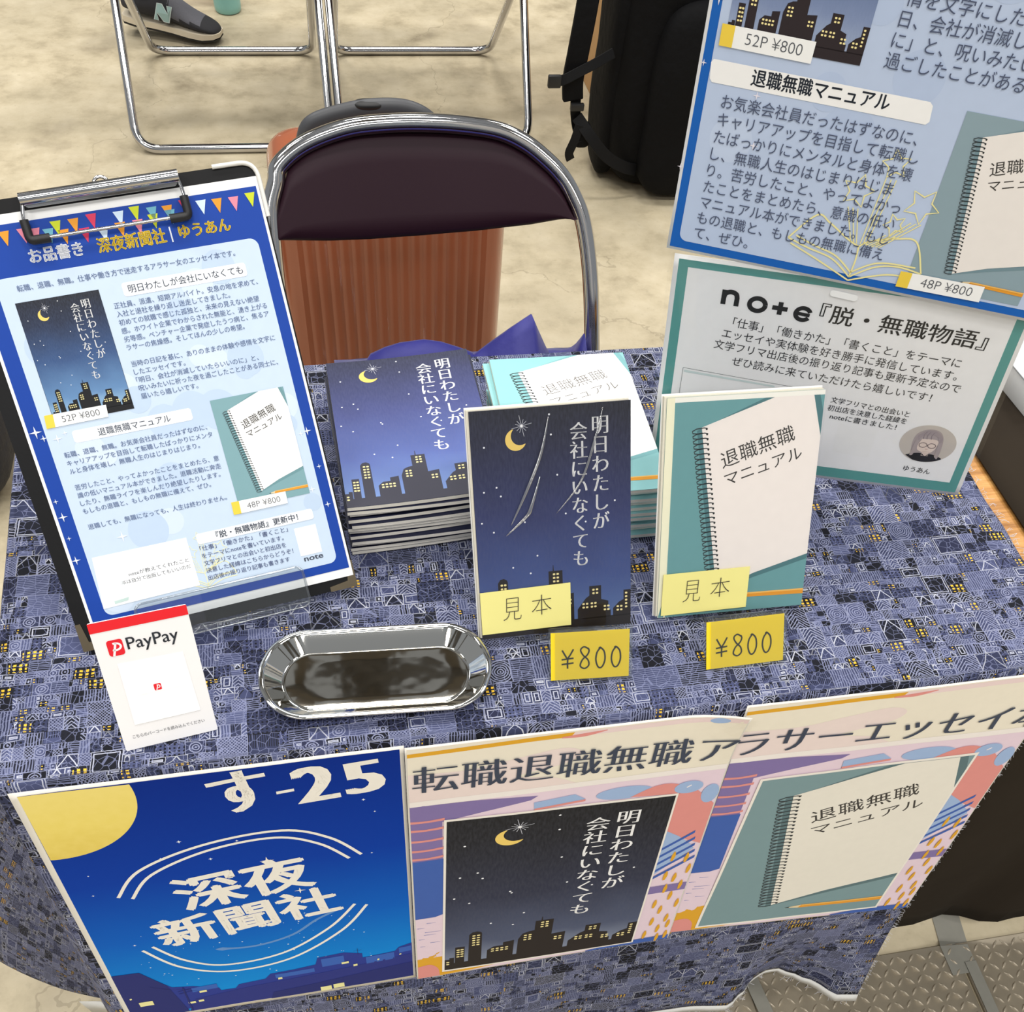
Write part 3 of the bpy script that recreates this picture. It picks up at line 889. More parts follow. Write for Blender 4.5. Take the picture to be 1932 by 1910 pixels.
P.stroke(sm([(24, -322), (40, -333), (53, -338), (75, -352)]), .3, D2, 6); P.stroke([(222, -318), (222, -306)], .4, D2, 6); P.stroke([(218, -311), (226, -310)], .3, D2, 6)
P.build('printed_night_scene', b1)

# ---- the two patterned banners
def pattern_banner(P, W, fr, xf, head, cover):
    """abstract paper-cut pattern behind a framed book cover; design 273 wide, x right, y down negative"""
    P.xf = xf
    cream, pinkp, coral, purple, blue, sky, yel, lav = '#ece4d2', '#ead4d2', '#df918b', '#8171a6', '#3b5fae', '#9db6dc', '#e0a629', '#e6d1de'
    P.rect(1.5, -388, W - 1.5, -2, lav, 1, 6, 8)
    P.rect(1.5, -72, W - 1.5, -2, cream, 2, 8, 2)
    P.poly([(1.5, -7.5), (40, -6.5), (90, -5), (132, -3.5), (129, -9), (100, -9.5), (50, -11), (1.5, -12)], yel, 3)
    P.poly([(132, -3.5), (200, -3), (W - 1.5, -2.6), (W - 1.5, -8), (200, -8.5), (129, -9)], pinkp, 3)
    P.poly(sm([(122, -8), (140, -6), (158, -4.6)]) + sm([(158, -5.5), (140, -10), (122, -9.5)]), coral, 4)
    P.disc(250, -6, 8, sky, 4, 3.5)
    P.poly([(1.5, -72)] + sm([(1.5, -34), (50, -36), (90, -28), (125, -22), (140, -30), (128, -42), (90, -52), (120, -60), (140, -72)]), '#ead9d4', 3)
    P.rect(1.5, -78, W - 1.5, -71, '#f0e9e4', 4, 6, 1)
    P.poly([(1.5, -77.5), (60, -79), (108, -83), (102, -88), (60, -97), (28, -104), (28, -165), (1.5, -165)], purple, 4)
    for y in (98.5, 111, 127, 142, 155):
        P.poly(sm([(1.5, -y), (15, -y - 1.2), (30, -y + .5)]) + sm([(30, -y - 3.0), (15, -y - 4.0), (1.5, -y - 3.4)]), coral, 5)
    P.rect(1.5, -262, 29, -161, blue, 5, 1, 6)
    P.poly([(1.5, -262), (20, -262), (29, -258), (29, -345), (1.5, -345)], lav, 6)
    for x, y, l in ((12, 272, 9), (3, 280, 7), (10, 290, 16), (9, 295, 12), (15, 312, 10), (5, 318, 5), (4, 303, 6)): P.stroke([(x, -y), (x + l, -y - .6)], [.8, .2], blue, 7)
    P.poly([(1.5, -346)] + sm([(1.5, -346), (14, -337), (29, -334)]) + [(29, -386), (1.5, -386)], yel, 6)
    P.poly(sm([(1.5, -362), (14, -360), (22, -370), (24, -387.5)]) + [(1.5, -387.5)], coral, 7)
    P.poly([(24, -387.5), (24, -382), (80, -379.5), (86, -381), (60, -385)], yel, 7)
    P.poly([(180, -386), (205, -381), (240, -379), (W - 2, -379), (W - 2, -388), (180, -387.6)], blue, 7)
    P.poly([(105, -92), (140, -88), (150, -97), (106, -103)], sky, 5)
    P.poly([(106, -101), (150, -97), (150, -100), (106, -104)], coral, 6)
    P.disc(184, -95, 25, sky, 5, 9); P.poly(sm([(190, -103), (208, -92), (224, -90), (240, -98), (246, -108)]), coral, 6)
    P.disc(242, -99, 13, sky, 7, 9); P.stroke([(240, -99), (244, -96)], 1.6, '#eee6ea', 8)
    P.disc(264, -113, 8, sky, 6, 14)
    P.poly([(233, -108), (250, -104), (W - 2, -130), (W - 2, -196), (250, -182), (233, -168)], coral, 5)
    P.poly([(233, -166), (247, -178), (262, -196), (266, -203), (233, -244)], sky, 6)
    for k in range(5):
        y = 196 + k * 13; e = min(W - 2, 262 + 2 * k); t_ = (e - 233) * .85
        P.poly([(233, -y - 4.5), (e, -y - 4.5 + t_), (e, -y + t_), (233, -y)], blue, 7)
    P.rect(233, -282, W - 1.5, -268, purple, 6)
    for k, (x, y) in enumerate(((248, 205), (262, 210), (268, 232), (246, 240), (256, 246), (265, 262), (250, 266), (258, 282), (244, 296), (268, 300), (252, 310), (262, 330), (247, 334), (256, 352), (266, 344), (243, 362), (258, 372), (267, 368))):
        P.poly(sm([(x + .8, -y), (x + 2.0, -y - 8), (x + .3, -y - 17)]) + sm([(x - 1.8, -y - 17), (x - 2.0, -y - 8), (x - .4, -y)]), yel, 8)
    P.poly(fr[0], '#efe9e0', 9)
    P.xf = None
    head(P); cover(P, fr[1])
C2 = [(278.4, -.2), (551.6, -1.2), (551.2, -384), (278.0, -390.2)]
def bend2(u, v):      # the top corner by the seam comes loose and curls
    t = max(0, (u - 500) / 52); s = max(0, 1 + v / 75)
    return .0006 * noise.noise((u * .012 + 5, v * .01, 2)) + .0016 + .010 * (t * s) ** 1.8
b2, P = banner_sheet(C2, .0034, bend2, 'patterned banner showing the moonlit skyline book cover')
x2 = quad(273, 390, *C2)
fr2 = [(307.7, -101.0), (512.6, -105.5), (510.2, -378.6), (304.4, -379.6)]
cv2 = [(309.9, -104.0), (510.6, -108.3), (508.2, -376.2), (306.9, -376.2)]
NAVYT = '#3b4457'
def inv(xf, p, w=273., h=390.):
    u, v = w / 2, h / 2
    for _ in range(12):
        a = xf(u, v); b = xf(u + 1, v); c = xf(u, v + 1)
        J = ((b[0] - a[0], c[0] - a[0]), (b[1] - a[1], c[1] - a[1])); dt = J[0][0] * J[1][1] - J[0][1] * J[1][0]
        ex, ey = p[0] - a[0], p[1] - a[1]
        u += (ex * J[1][1] - ey * J[0][1]) / dt; v += (ey * J[0][0] - ex * J[1][0]) / dt
    return u, v
X2 = lambda u, v: x2(u, v + 390)
pattern_banner(P, 273, ([(lambda q: (q[0], q[1] - 390))(inv(x2, p)) for p in fr2], cv2), X2,
    lambda P: P.text('転職退職無職ア', (282.5, -59), (551.5, -64.5), NAVYT, 10, 'mincho', em=38),
    lambda P, q: night_cover(P, quad(125, 181, *q), NIGHT['banner'], 10))
P.build('printed_pattern', b2)
C3 = [(551.9, -.2), (843.8, -2.5), (842.4, -404.5), (550.4, -376.5)]
b3, P = banner_sheet(C3, .0014, wav(3, 1, 3), 'patterned banner showing the teal notebook book cover')
x3 = quad(273, 390, *C3)
fr3 = [(588.6, -104.2), (801.6, -105.0), (799.6, -390.4), (580.0, -373.2)]
cv3 = [(591.4, -107.3), (798.8, -108.5), (796.8, -387), (583.2, -370.2)]
pattern_banner(P, 273, ([(lambda q: (q[0], q[1] - 390))(inv(x3, p)) for p in fr3], cv3), lambda u, v: x3(u, v + 390),
    lambda P: P.text('ラサーエッセイ本', (552.5, -66), (851.0, -75), NAVYT, 10, 'mincho', em=36),
    lambda P, q: note_cover(P, quad(130, 181, *q), '#7b979c', '#e9e4d8', 10, '#5a7479'))
P.build('printed_pattern', b3)

# ================================================================== CLIPBOARD WITH THE MENU, ITS EASEL, THE PAYMENT CARD
CL = pose((.0537, .1168, .7147), (.9865, .1561, .0488), (-.1343, .6025, .7868))
cb = slab('clipboard', rr(-.0110, -.0095, .2047, .3062, .006), .003, mat('black_board', '#121214', .5, var=.1, bump=.1, bs=500, spec=.2), None, z=-.0006)
cb.matrix_world = CL
tag(cb, 'black clipboard standing on a clear easel at the end of the table', 'clipboard')
BRZ = mat('corner_metal', '#8d7f69', .25, 1.0)
for (u, v, r) in ((-.0112, -.0097, 0), (.2049, -.0097, 90)):
    a = radians(r); pts = [(0, 0), (.022, 0), (.022, .004), (.006, .007), (.004, .022), (0, .022)]
    slab('corner_cap', [(u + x * cos(a) - y * sin(a), v + x * sin(a) + y * cos(a)) for x, y in pts], .0042, BRZ, cb, z=.0002)
# clip: bright bar across the top, wire sides, black rubber ends
tube('clip_bar', [(.046, .303, .007), (.151, .3035, .007)], .0042, CHROME, cb)
slab('clip_plate', rr(.048, .2975, .149, .3035, .002), .0012, CHROME, cb, z=.0062)
tube('clip_wire', fillet([(.0475, .303, .007), (.0445, .292, .0065), (.0445, .278, .006), (.151, .278, .006), (.1515, .292, .0065), (.150, .3035, .007)], .004, 5), .0013, CHROME, cb, n=8)
tube('hanging_loop', [(.0945 + .005 - .005 * cos(pi * k / 10), .3055 + .005 * sin(pi * k / 10), .003) for k in range(11)], .0012, CHROME, cb, n=8)
for sx in (1, -1):
    c0 = .0445 if sx == 1 else .151
    tube('rubber_tip', fillet([(c0, .2905, .0066), (c0, .2775, .0062), (c0 + sx * .013, .2775, .0062)], .003, 5), .0030, BLACKPL, cb, n=10)

tube('film_corner', fillet([(.175, .3066, .0008), (.2052, .3066, .0008), (.2052, .270, .0008)], .012, 8), .0016, mat('milky_film', '#e6e4de', .25, var=.03), cb, n=8)
ms = slab('menu_sheet', [(0, 0), (.2035, 0), (.2035, .297), (0, .297)], .0003, PAPER, None, z=.0006)
ms.matrix_world = CL
tag(ms, 'printed blue menu sheet with bunting held in the black clipboard', 'paper sheet')
P = Print(None, .0008, .0001)
MB, PANEL, TX, TX2 = '#0a3f9f', '#c8d9ec', '#7587ad', '#5b6375'
P.rect(2.2, 6.8, 201.6, 290.7, MB, 1)
P.poly(rr(12.8, 13.6, 193.6, 257.6, 6), PANEL, 2)
for k in range(26):
    x, y, r = rng.uniform(16, 190), rng.uniform(16, 255), rng.uniform(6, 15); P.disc(min(max(x, 13 + r), 193 - r), min(max(y, 14 + r), 257 - r), r, '#d2e0f1' if k % 2 else '#bed1e8', 2.4 + .02 * k)
FL = ['#e79a2f', '#e5899e', '#c9d42c', '#6fb0c4', '#d53a5e', '#cfe2f5']
def flag(x, y, c, w=7.2, h=9.5, r=0):
    P.poly([(x - w / 2, y), (x + w / 2, y + r), (x + .2, y - h)], c, 4)
for x, y, c in ((196, 287, 2), (184.1, 286, 1), (172.5, 286.5, 0), (161.4, 287, 5), (28.8, 286.5, 0), (40.9, 286.5, 1), (16.8, 287.6, 2), (6, 289, 3), (150, 289, 4), (137.9, 287, 0), (127.4, 287.5, 3), (116.1, 289.5, 2), (105, 288, 5), (86.9, 289, 4), (74.7, 287.8, 0), (63, 288, 2), (57, 284, 3), (66.5, 282, 0), (80, 281, 4), (92, 279.5, 5), (104, 281, 0), (116, 281, 1), (127, 283, 2), (139, 284, 3), (48.5, 285.5, 1)):
    flag(x, y, FL[c])
P.text('お品書き', (39.6, 264), (75.6, 264), '#f2f5fb', 4, 'heavy', em=10)
P.text('深夜新聞社', (85.1, 263.6), (132, 263.6), '#f3d33f', 4, 'heavy', em=10.5)
P.text('|', (135.2, 265.8), (136.2, 265.8), '#dfe6f4', 4, 'reg', em=11, cjk=False)
P.text('ゆうあん', (141, 264.6), (177.6, 264.6), '#f3d33f', 4, 'heavy', em=9.6)
def lines(P, rows, u, v0, dv, em, col=TX, style='semi', layer=5):
    for i, s in enumerate(rows):
        if s:
            w = em * .985 * sum(.6 if ord(c) < 256 else 1 for c in s) - em * (.55 if s[-1] in '。、' else .05)
            P.text(s, (u, v0 - dv * i), (u + w, v0 - dv * i), col, layer, style, em=em)
lines(P, ['転職、退職、無職。仕事や働き方で迷走するアラサー女のエッセイ本です。'], 25.7, 247.8, 6, 4.55)
P.poly(rr(93.2, 233.4, 180.6, 242.6, 2), '#f8fbff', 4)
P.text('明日わたしが会社にいなくても', (97, 235.3), (178, 235.3), TX2, 5, 'semi', em=5.9)
P.rect(21.4, 158.4, 77.4, 241, '#20242c', 4)
night_cover(P, place(125, 181, 21.6, 158.6, 77.2, 240.9), NIGHT['menu'], 5, '#15161a')
lines(P, ['正社員、派遣、短期アルバイト。安息の地を求めて、', '入社と退社を繰り返し迷走してきました。', '初めての就職で感じた孤独と、未来の見えない絶望', '感。ホワイト企業でわからされた無能と、湧き上がる', '劣等感。ベンチャー企業で発症したうつ病と、焦るア', 'ラサーの焦燥感。そしてほんの少しの希望。', '', '当時の日記を基に、ありのままの体験や感情を文字に', 'したエッセイです。', '「明日、会社が消滅していたらいいのに」と、', '呪いみたいに祈った夜を過ごしたことがある同士に、', '届いたら嬉しいです。'], 84.3, 226.6, 5.72, 4.42)
ctag(P, (16.2, 165.2), (59.1, 164.7), (58.4, 156.2), (15.2, 156.0), '52P ¥800', 8, em=6.4)
P.poly(rr(30.6, 142.6, 115.6, 151.3, 2), '#f8fbff', 4)
P.text('退職無職マニュアル', (48, 144.2), (100, 144.2), TX2, 5, 'semi', em=6)
lines(P, ['転職、退職、無職。お気楽会社員だったはずなのに、', 'キャリアアップを目指して転職したばっかりにメンタ', 'ルと身体を壊し、無職人生のはじまりはじまり。', '', '苦労したこと、やってよかったことをまとめたら、意', '識の低いマニュアル本ができました。退職活動に奔走', 'したり、無職ライフを楽しんだり絶望したりします。', 'もしもの退職と、もしもの無職に備えて、ぜひ。', '', '退職しても、無職になっても、人生は終わりません。'], 20.8, 133.6, 5.95, 4.45)
note_cover(P, place(130, 181, 130.6, 71.5, 185.6, 153.4), '#7fa6ad', '#f6f6f5', 5, '#6e979e')
ctag(P, (125.6, 77.4), (167.6, 76.9), (167.2, 67.6), (125.2, 67.7), '48P ¥800', 9, em=6.4)
def book_sketch(P, u, v, k, col, L):
    """pale yellow line drawing of an open book with stars flying out"""
    f = lambda pts: [(u + x * k, v + y * k) for x, y in pts]
    for pts in ([(0, 0), (-18, 12), (-40, 17), (-58, 22)], [(0, 0), (18, 12), (36, 16), (56, 14)], [(-58, 22), (-40, 44), (-28, 40), (-10, 30), (0, 26)], [(56, 14), (44, 38), (28, 38), (8, 32), (0, 26)], [(-55, 18), (-30, 9), (0, -3)], [(0, -3), (30, 8), (56, 9)], [(0, 0), (1, 14), (0, 26)], [(-52, 25), (-36, 20), (-16, 15), (0, 4)], [(0, 4), (20, 16), (50, 18)]):
        P.stroke(f(sm(pts)), 1.3 * k, col, L)
    for x, y, r in ((8, 92, 11), (38, 66, 14), (-14, 68, 13), (22, 48, 9)):
        st = [(x + (r if i % 2 == 0 else r * .5) * cos(radians(36 * i + 96 + x)), y + (r if i % 2 == 0 else r * .5) * sin(radians(36 * i + 96 + x))) for i in range(10)]
        P.stroke(f(st), 1.2 * k, col, L, True)
        for q in (-4, 0, 4): P.stroke(f([(x + q, y - r), (q * .6 + x * .35, 28)]), .8 * k, col, L)
book_sketch(P, 92, 18, .42, '#f3ecb4', 4)
P.poly(rr(93.4, 51.4, 184, 59.6, 2), '#f8fbff', 5)
P.text('『脱・無職物語』更新中！', (108, 53.0), (172, 53.0), TX2, 6, 'bold', em=5.8)
lines(P, ['「仕事」「働きかた」「書くこと」', 'をテーマにnoteを書いています。', '文学フリマとの出会いと初出店を', '決意した経緯はこちらからどうぞ！', '出店後の振り返り記事も書きます'], 93.5, 46.0, 5.85, 4.35, '#66739a', layer=6)
P.rect(166.6, 24.4, 183.8, 47, '#f6f8fb', 4)
P.text('note', (168.4, 19.8), (183.7, 19.8), TX2, 5, 'bold', em=6, cjk=False)
P.poly([(12.8, 19.6), (86, 20.6), (86.2, 58.8), (16.4, 59.4)], '#fbfcfd', 5)
P.text('noteが教えてくれたこと', (38, 39.6), (83.4, 40.2), '#4b4f58', 6, 'reg', em=3.6)
P.text('本は自分で出版してもいいのだ', (31, 34.4), (83.4, 35.2), '#4b4f58', 6, 'reg', em=3.6)
P.poly([(18, 27), (33, 28), (33, 38), (18, 37)], '#e9edf0', 6); P.poly([(22, 21.4), (32, 22), (33, 24.4), (22, 23.6)], '#c9e0da', 6)
for x, y, r in ((7, 155, 4.5), (11, 150, 2.6), (5, 105, 2), (6.2, 93, 3.6), (5.2, 60, 3.4), (5.5, 77, 1.8), (195, 118, 3.4), (197.5, 90, 2), (197, 60, 2.6), (42, 70, 4.5), (20, 148, 3.5), (26, 151, 2.2), (190, 117, 2.5), (188, 74, 3)):
    P.star(x, y, r, '#e4eaf3', 5)
P.build('printed_menu', ms)

# clear easel under the clipboard
ea = empty('clear_easel'); tag(ea, 'clear acrylic easel whose raised lip holds the clipboard', 'easel')
ea.matrix_world = CL
lip = rr(.0352, -.0142, .1648, .0185, .006)
slab('front_lip', lip, .003, ACRYL, ea, z=.0105)
tube('lip_edge', [(x, y, .0090) for x, y in lip], .0011, clear('acrylic_edge', (.86, .88, .9), .18), ea, n=8, closed=True)
box('foot_ledge', (.0352, -.0124, .0000), (.1648, -.0100, .0075), ACRYL, ea, .0006)
box('back_panel', (.05, .004, -.0072), (.15, .16, -.0042), ACRYL, ea, .0006)
_w = CL.inverted()
def tolocal(p): return tuple(_w @ Vector(p))
_a = [(.060, .170, .704), (.160, .186, .704), (.160, .235, .704), (.060, .219, .704)]
bm = bmesh.new(); q = [bm.verts.new(tolocal(p)) for p in _a] + [bm.verts.new(tolocal((p[0], p[1], p[2] + .003))) for p in _a]
for f in ((3, 2, 1, 0), (4, 5, 6, 7), (0, 1, 5, 4), (1, 2, 6, 5), (2, 3, 7, 6), (3, 0, 4, 7)): bm.faces.new([q[i] for i in f])
bm_obj('base_plate', bm, ACRYL, ea)
bm = bmesh.new(); _b = [(.062, .219, .706), (.158, .234, .706), (.150, .226, .80), (.066, .213, .80)]
q = [bm.verts.new(tolocal(p)) for p in _b] + [bm.verts.new(tolocal((p[0] - .0005, p[1] + .003, p[2]))) for p in _b]
for f in ((0, 1, 2, 3), (7, 6, 5, 4), (0, 4, 5, 1), (1, 5, 6, 2), (2, 6, 7, 3), (3, 7, 4, 0)): bm.faces.new([q[i] for i in f])
bm_obj('rear_strut', bm, ACRYL, ea)

# payment card
PC = pose((.0793, .0171, .7043), (.9828, .1756, -.030), (-.0268, .4456, .8948))
pc = slab('payment_card', rr(0, 0, .0651, .1033, .0012), .0012, mat('card_white', '#f4f2f2', .35, var=.02), None)
pc.matrix_world = PC
tag(pc, 'red topped white payment card standing in front of the clipboard', 'payment card')
P = Print(None, .0002, .0001)
P.poly([(0, 95.8), (65.1, 95.8), (65.1, 103.3), (0, 103.3)], '#e8222c', 1)
P.poly(rr(8.2, 76.2, 18.6, 88.4, 2), '#e5202e', 1)
P.stroke([(11.0, 76.2), (12.2, 80), (14, 86)], 1.5, '#f7f4f4', 2)
P.arc(13.3, 83.1, 3.6, 2.6, -125, 110, 1.4, '#f7f4f4', 2)
P.text('PayPay', (20.8, 79.2), (55, 78.8), '#3c4048', 2, 'semi', em=13.2, cjk=False)
P.poly([(10.7, 19.6), (56.8, 19.6), (55.2, 69.0), (11.3, 70.0)], '#fcfcfc', 1)
P.stroke([(10.7, 19.6), (56.8, 19.6)], .25, '#d9d6d4', 2)
P.poly(rr(30.2, 43.4, 35.2, 48.6, .8), '#e5202e', 2)
P.stroke([(31.6, 43.6), (33, 47.4)], .7, '#f7f4f4', 3); P.arc(32.8, 46.3, 1.5, 1.2, -120, 110, .6, '#f7f4f4', 3)
P.text('こちらのバーコードを読み込んでください', (7, 9.0), (57.6, 9.0), '#55565a', 2, 'reg', em=3.2)
P.build('printed_face', pc)
box('foot', (.010, .0005, -.020), (.055, .0025, -.0012), ACRYL, pc, .0004)
sheet4('prop', pc, [(.095, .0385, .742), (.128, .0445, .741), (.128, .058, .7032), (.095, .052, .7032)], (0, .0016, 0), ACRYL)

# ================================================================== TRAY
def tray():
    t = empty('coin_tray', (.2643, .0592, .7026)); t.rotation_euler.z = radians(-3.0)
    tag(t, 'long polished steel tray with cut corners lying at the front of the table', 'tray')
    def outline(a, b, n=10):
        # long octagon with softened corners
        c = b * .62
        P = [(a - c * 1.05, b), (a - c * .35, b * .72), (a, b * .22), (a, -b * .22), (a - c * .35, -b * .72), (a - c * 1.05, -b), (-a + c * 1.05, -b), (-a + c * .35, -b * .72), (-a, -b * .22), (-a, b * .22), (-a + c * .35, b * .72), (-a + c * 1.05, b)]
        out = []
        N = len(P)
        for i in range(N):
            p0, p1, p2 = Vector((*P[i - 1], 0)), Vector((*P[i], 0)), Vector((*P[(i + 1) % N], 0))
            d = .45 * min((p0 - p1).length, (p2 - p1).length)
            s, e = p1 + (p0 - p1).normalized() * d, p1 + (p2 - p1).normalized() * d
            for k in range(n):
                q = k / n; out.append((1 - q) ** 2 * s + 2 * q * (1 - q) * p1 + q * q * e)
        return out
    prof = [(.0880, .0402, .0118), (.0885, .0407, .0126), (.0880, .0402, .0132), (.0862, .0385, .0130), (.0850, .0374, .0118), (.0735, .0275, .0022), (.0722, .0265, .0012), (.0710, .0256, .0016), (.0700, .0248, .0014), (.05, .017, .0013), (.02, .007, .0013)]
    V = []; F = []
    n = len(outline(1, 1))
    for a, b, z in prof:
        V += [(p.x, p.y, z) for p in outline(a, b)]
    for r in range(len(prof) - 1):
        for k in range(n):
            F.append((r * n + k, r * n + (k + 1) % n, (r + 1) * n + (k + 1) % n, (r + 1) * n + k))
    F.append(tuple((len(prof) - 1) * n + k for k in range(n)))
    F = [f[::-1] if len(f) == 4 else f for f in F]
    w = mesh_obj('tray_body', V, F, [STEEL, STEELR], t, autos=60, mi=[0 if i >= 7 * n else 1 for i in range(len(F))])
    bm = bmesh.new(); bm.from_mesh(w.data); bmesh.ops.recalc_face_normals(bm, faces=bm.faces); bm.to_mesh(w.data); bm.free()
    md = w.modifiers.new('thick', 'SOLIDIFY'); md.thickness = .0007; md.offset = 1
    ring = [(p.x, p.y, .0126) for p in outline(.0882, .0404)]
    tube('rolled_rim', ring, .0011, CHROME, t, n=10, closed=True)
tray()

# ================================================================== SAMPLE BOOKS ON EASELS
PAGES = mat('page_edges', '#e6dfcc', .75, var=.06, vs=500)
PAGESG = mat('page_edges_grey', '#ebe6da', .75, var=.06, vs=700)
NAVYC = ink('#23263d', .4)
def sample_book(o, ex, ey, w, h, th, kind, label):
    M = pose(o, ex, ey)
    e = empty('sample_book'); e.matrix_world = M
    tag(e, label, 'book', 'sample books on display')
    W, H = w / 1000, h / 1000
    box('page_block', (.0008, .0012, -th), (W - .0012, H - .0012, -.0006), PAGES, e, .0003, 1)
    cm = NAVYC if kind == 'night' else TEAL_BOOK
    f_ = slab('front_cover', [(.0026, 0), (W, 0), (W, H - .0022), (.0026, H - .0022)], .0005, cm, e, z=0)
    slab('back_cover', [(0, 0), (W, 0), (W, H), (0, H)], .0005, PAPER, e, z=-th)
    P = Print(None, .0001, .00006)
    if kind == 'night': night_cover(P, place(125, 181, 2.8, .2, w - .1, h - 2.4), NIGHT['sample'])
    else: note_cover(P, place(130, 181, 9.0, .3, w - .1, h - 5.8), TEAL_BOOK, '#efe7e2')
    if kind != 'night':
        P.rect(2.6, 0, 9.0, h - 2.2, '#f1eed2', 2); P.rect(8.9, h - 5.9, w, h - 2.2, '#f4f2ea', 2)
        P.poly([(2.8, .2), (7.6, .2), (9.1, 60), (9.1, 64), (8.0, 20)], TEAL_BOOK, 3)
    P.build('cover_print', f_)
    return e, M
sb1, M1 = sample_book((.3485, .0815, .7092), (.9998, .0064, .0120), (-.0195, .5379, .8428), 126.2, 181.5, .0052, 'night', 'moonlit skyline sample book in a crinkled clear sleeve with a yellow note')
sb2, M2 = sample_book((.4964, .0861, .7092), (.9999, -.0101, .0037), (.0018, .4972, .8676), 130.0, 181.0, .0056, 'teal', 'teal spiral notebook sample book in a clear sleeve with a yellow note')
def sleeve(name, M, w, h, m_, wr, label, group, streaks=0):
    W, H = w / 1000, h / 1000; n1, n2 = 26, 34
    def zf(u, v, k): 
        ed = min(1, 6 * min(u, 1 - u), 6 * min(v, 1 - v)) * max(0, min(1, (v - .22) * 5))
        return .0011 + wr * max(0, noise.noise((u * 3 + k, v * 2.2, .2)) + .35) * ed
    V = []; F = []
    for i in range(n1 + 1):
        for j in range(n2 + 1): V.append((-.0015 + (W + .003) * i / n1, -.0012 + (H + .0035) * j / n2, zf(i / n1, j / n2, .7)))
    F = grid_faces(n1 + 1, n2 + 1)
    o = mesh_obj(name, V, F, m_, None, True); o.matrix_world = M
    return tag(o, label, 'book sleeve', group)
sl1 = sleeve('clear_sleeve', M1, 126.2, 181.5, SLEEVE2, .0022, 'crinkled clear plastic sleeve over the moonlit skyline sample book', 'clear sleeves of the sample books')
# creases where the film is drawn tight
CRS = clear('film_crease', (1, 1, 1), .35, .12)
for pts, w_ in (([(62, 172, 2.0), (55, 145, 3.2), (43, 118, 3.6), (30, 92, 2.2)], .0011), ([(54, 128, 2.6), (46, 105, 3.4), (42, 98, 3.0), (26, 84, 1.8)], .0013), ([(104, 176, 1.8), (98, 155, 2.6), (86, 122, 2.4), (66, 98, 1.8)], .0008)):
    pp_ = [Vector((a / 1000, b / 1000, c / 1000)) for a, b, c in pts]
    c_ = catmull(pp_, 6); n = len(c_)
    V, F = tube_geo(c_, [w_ * (.25 + sin(pi * k / (n - 1))) for k in range(n)], 8, flat=.5)
    mesh_obj('crease', V, F, CRS, sl1, True)
sleeve('clear_sleeve', M2, 130.0, 181.0, SLEEVE, .0007, 'smooth clear plastic sleeve over the teal notebook sample book', 'clear sleeves of the sample books')
STICK = mat('yellow_note', '#e9e08c', .7, var=.02)
def sticky(M, q, label):
    f = quad(1, 1, *q); n = 14; V = []
    for i in range(n + 1):
        for j in range(7):
            u, v = f(i / n, j / 6); V.append((u / 1000, v / 1000, (.0020 + .0006 * (i / n) ** 2 * (1 - j / 6))))
    o = mesh_obj('sticky_note', V, grid_faces(n + 1, 7), STICK, None, False); o.matrix_world = M
    md = o.modifiers.new('thick', 'SOLIDIFY'); md.thickness = .0003; md.offset = -1
    P = Print(None, .0020 + .0006, .0001)
    a, b = f(.24, .27), f(.44, .27); P.text('見', a, b, '#3a3733', 1, 'hair', em=22, lean=.06)
    a, b = f(.56, .31), f(.78, .33); P.text('本', a, b, '#3a3733', 1, 'hair', em=19, lean=.08)
    P.build('handwriting', o)
    return tag(o, label, 'sticky note', 'pale yellow notes stuck on the sample books')
sticky(M1, [(2.5, 39.9), (75.7, 41.2), (75.4, 5.5), (2.6, 4.6)], 'pale yellow handwritten note on the moonlit skyline sample book')
sticky(M2, [(5.7, 38.4), (79.8, 39.4), (78.7, 3.9), (4.9, 2.4)], 'pale yellow handwritten note on the teal notebook sample book')
YTAG = mat('yellow_card', '#f6d51c', .55, var=.03)
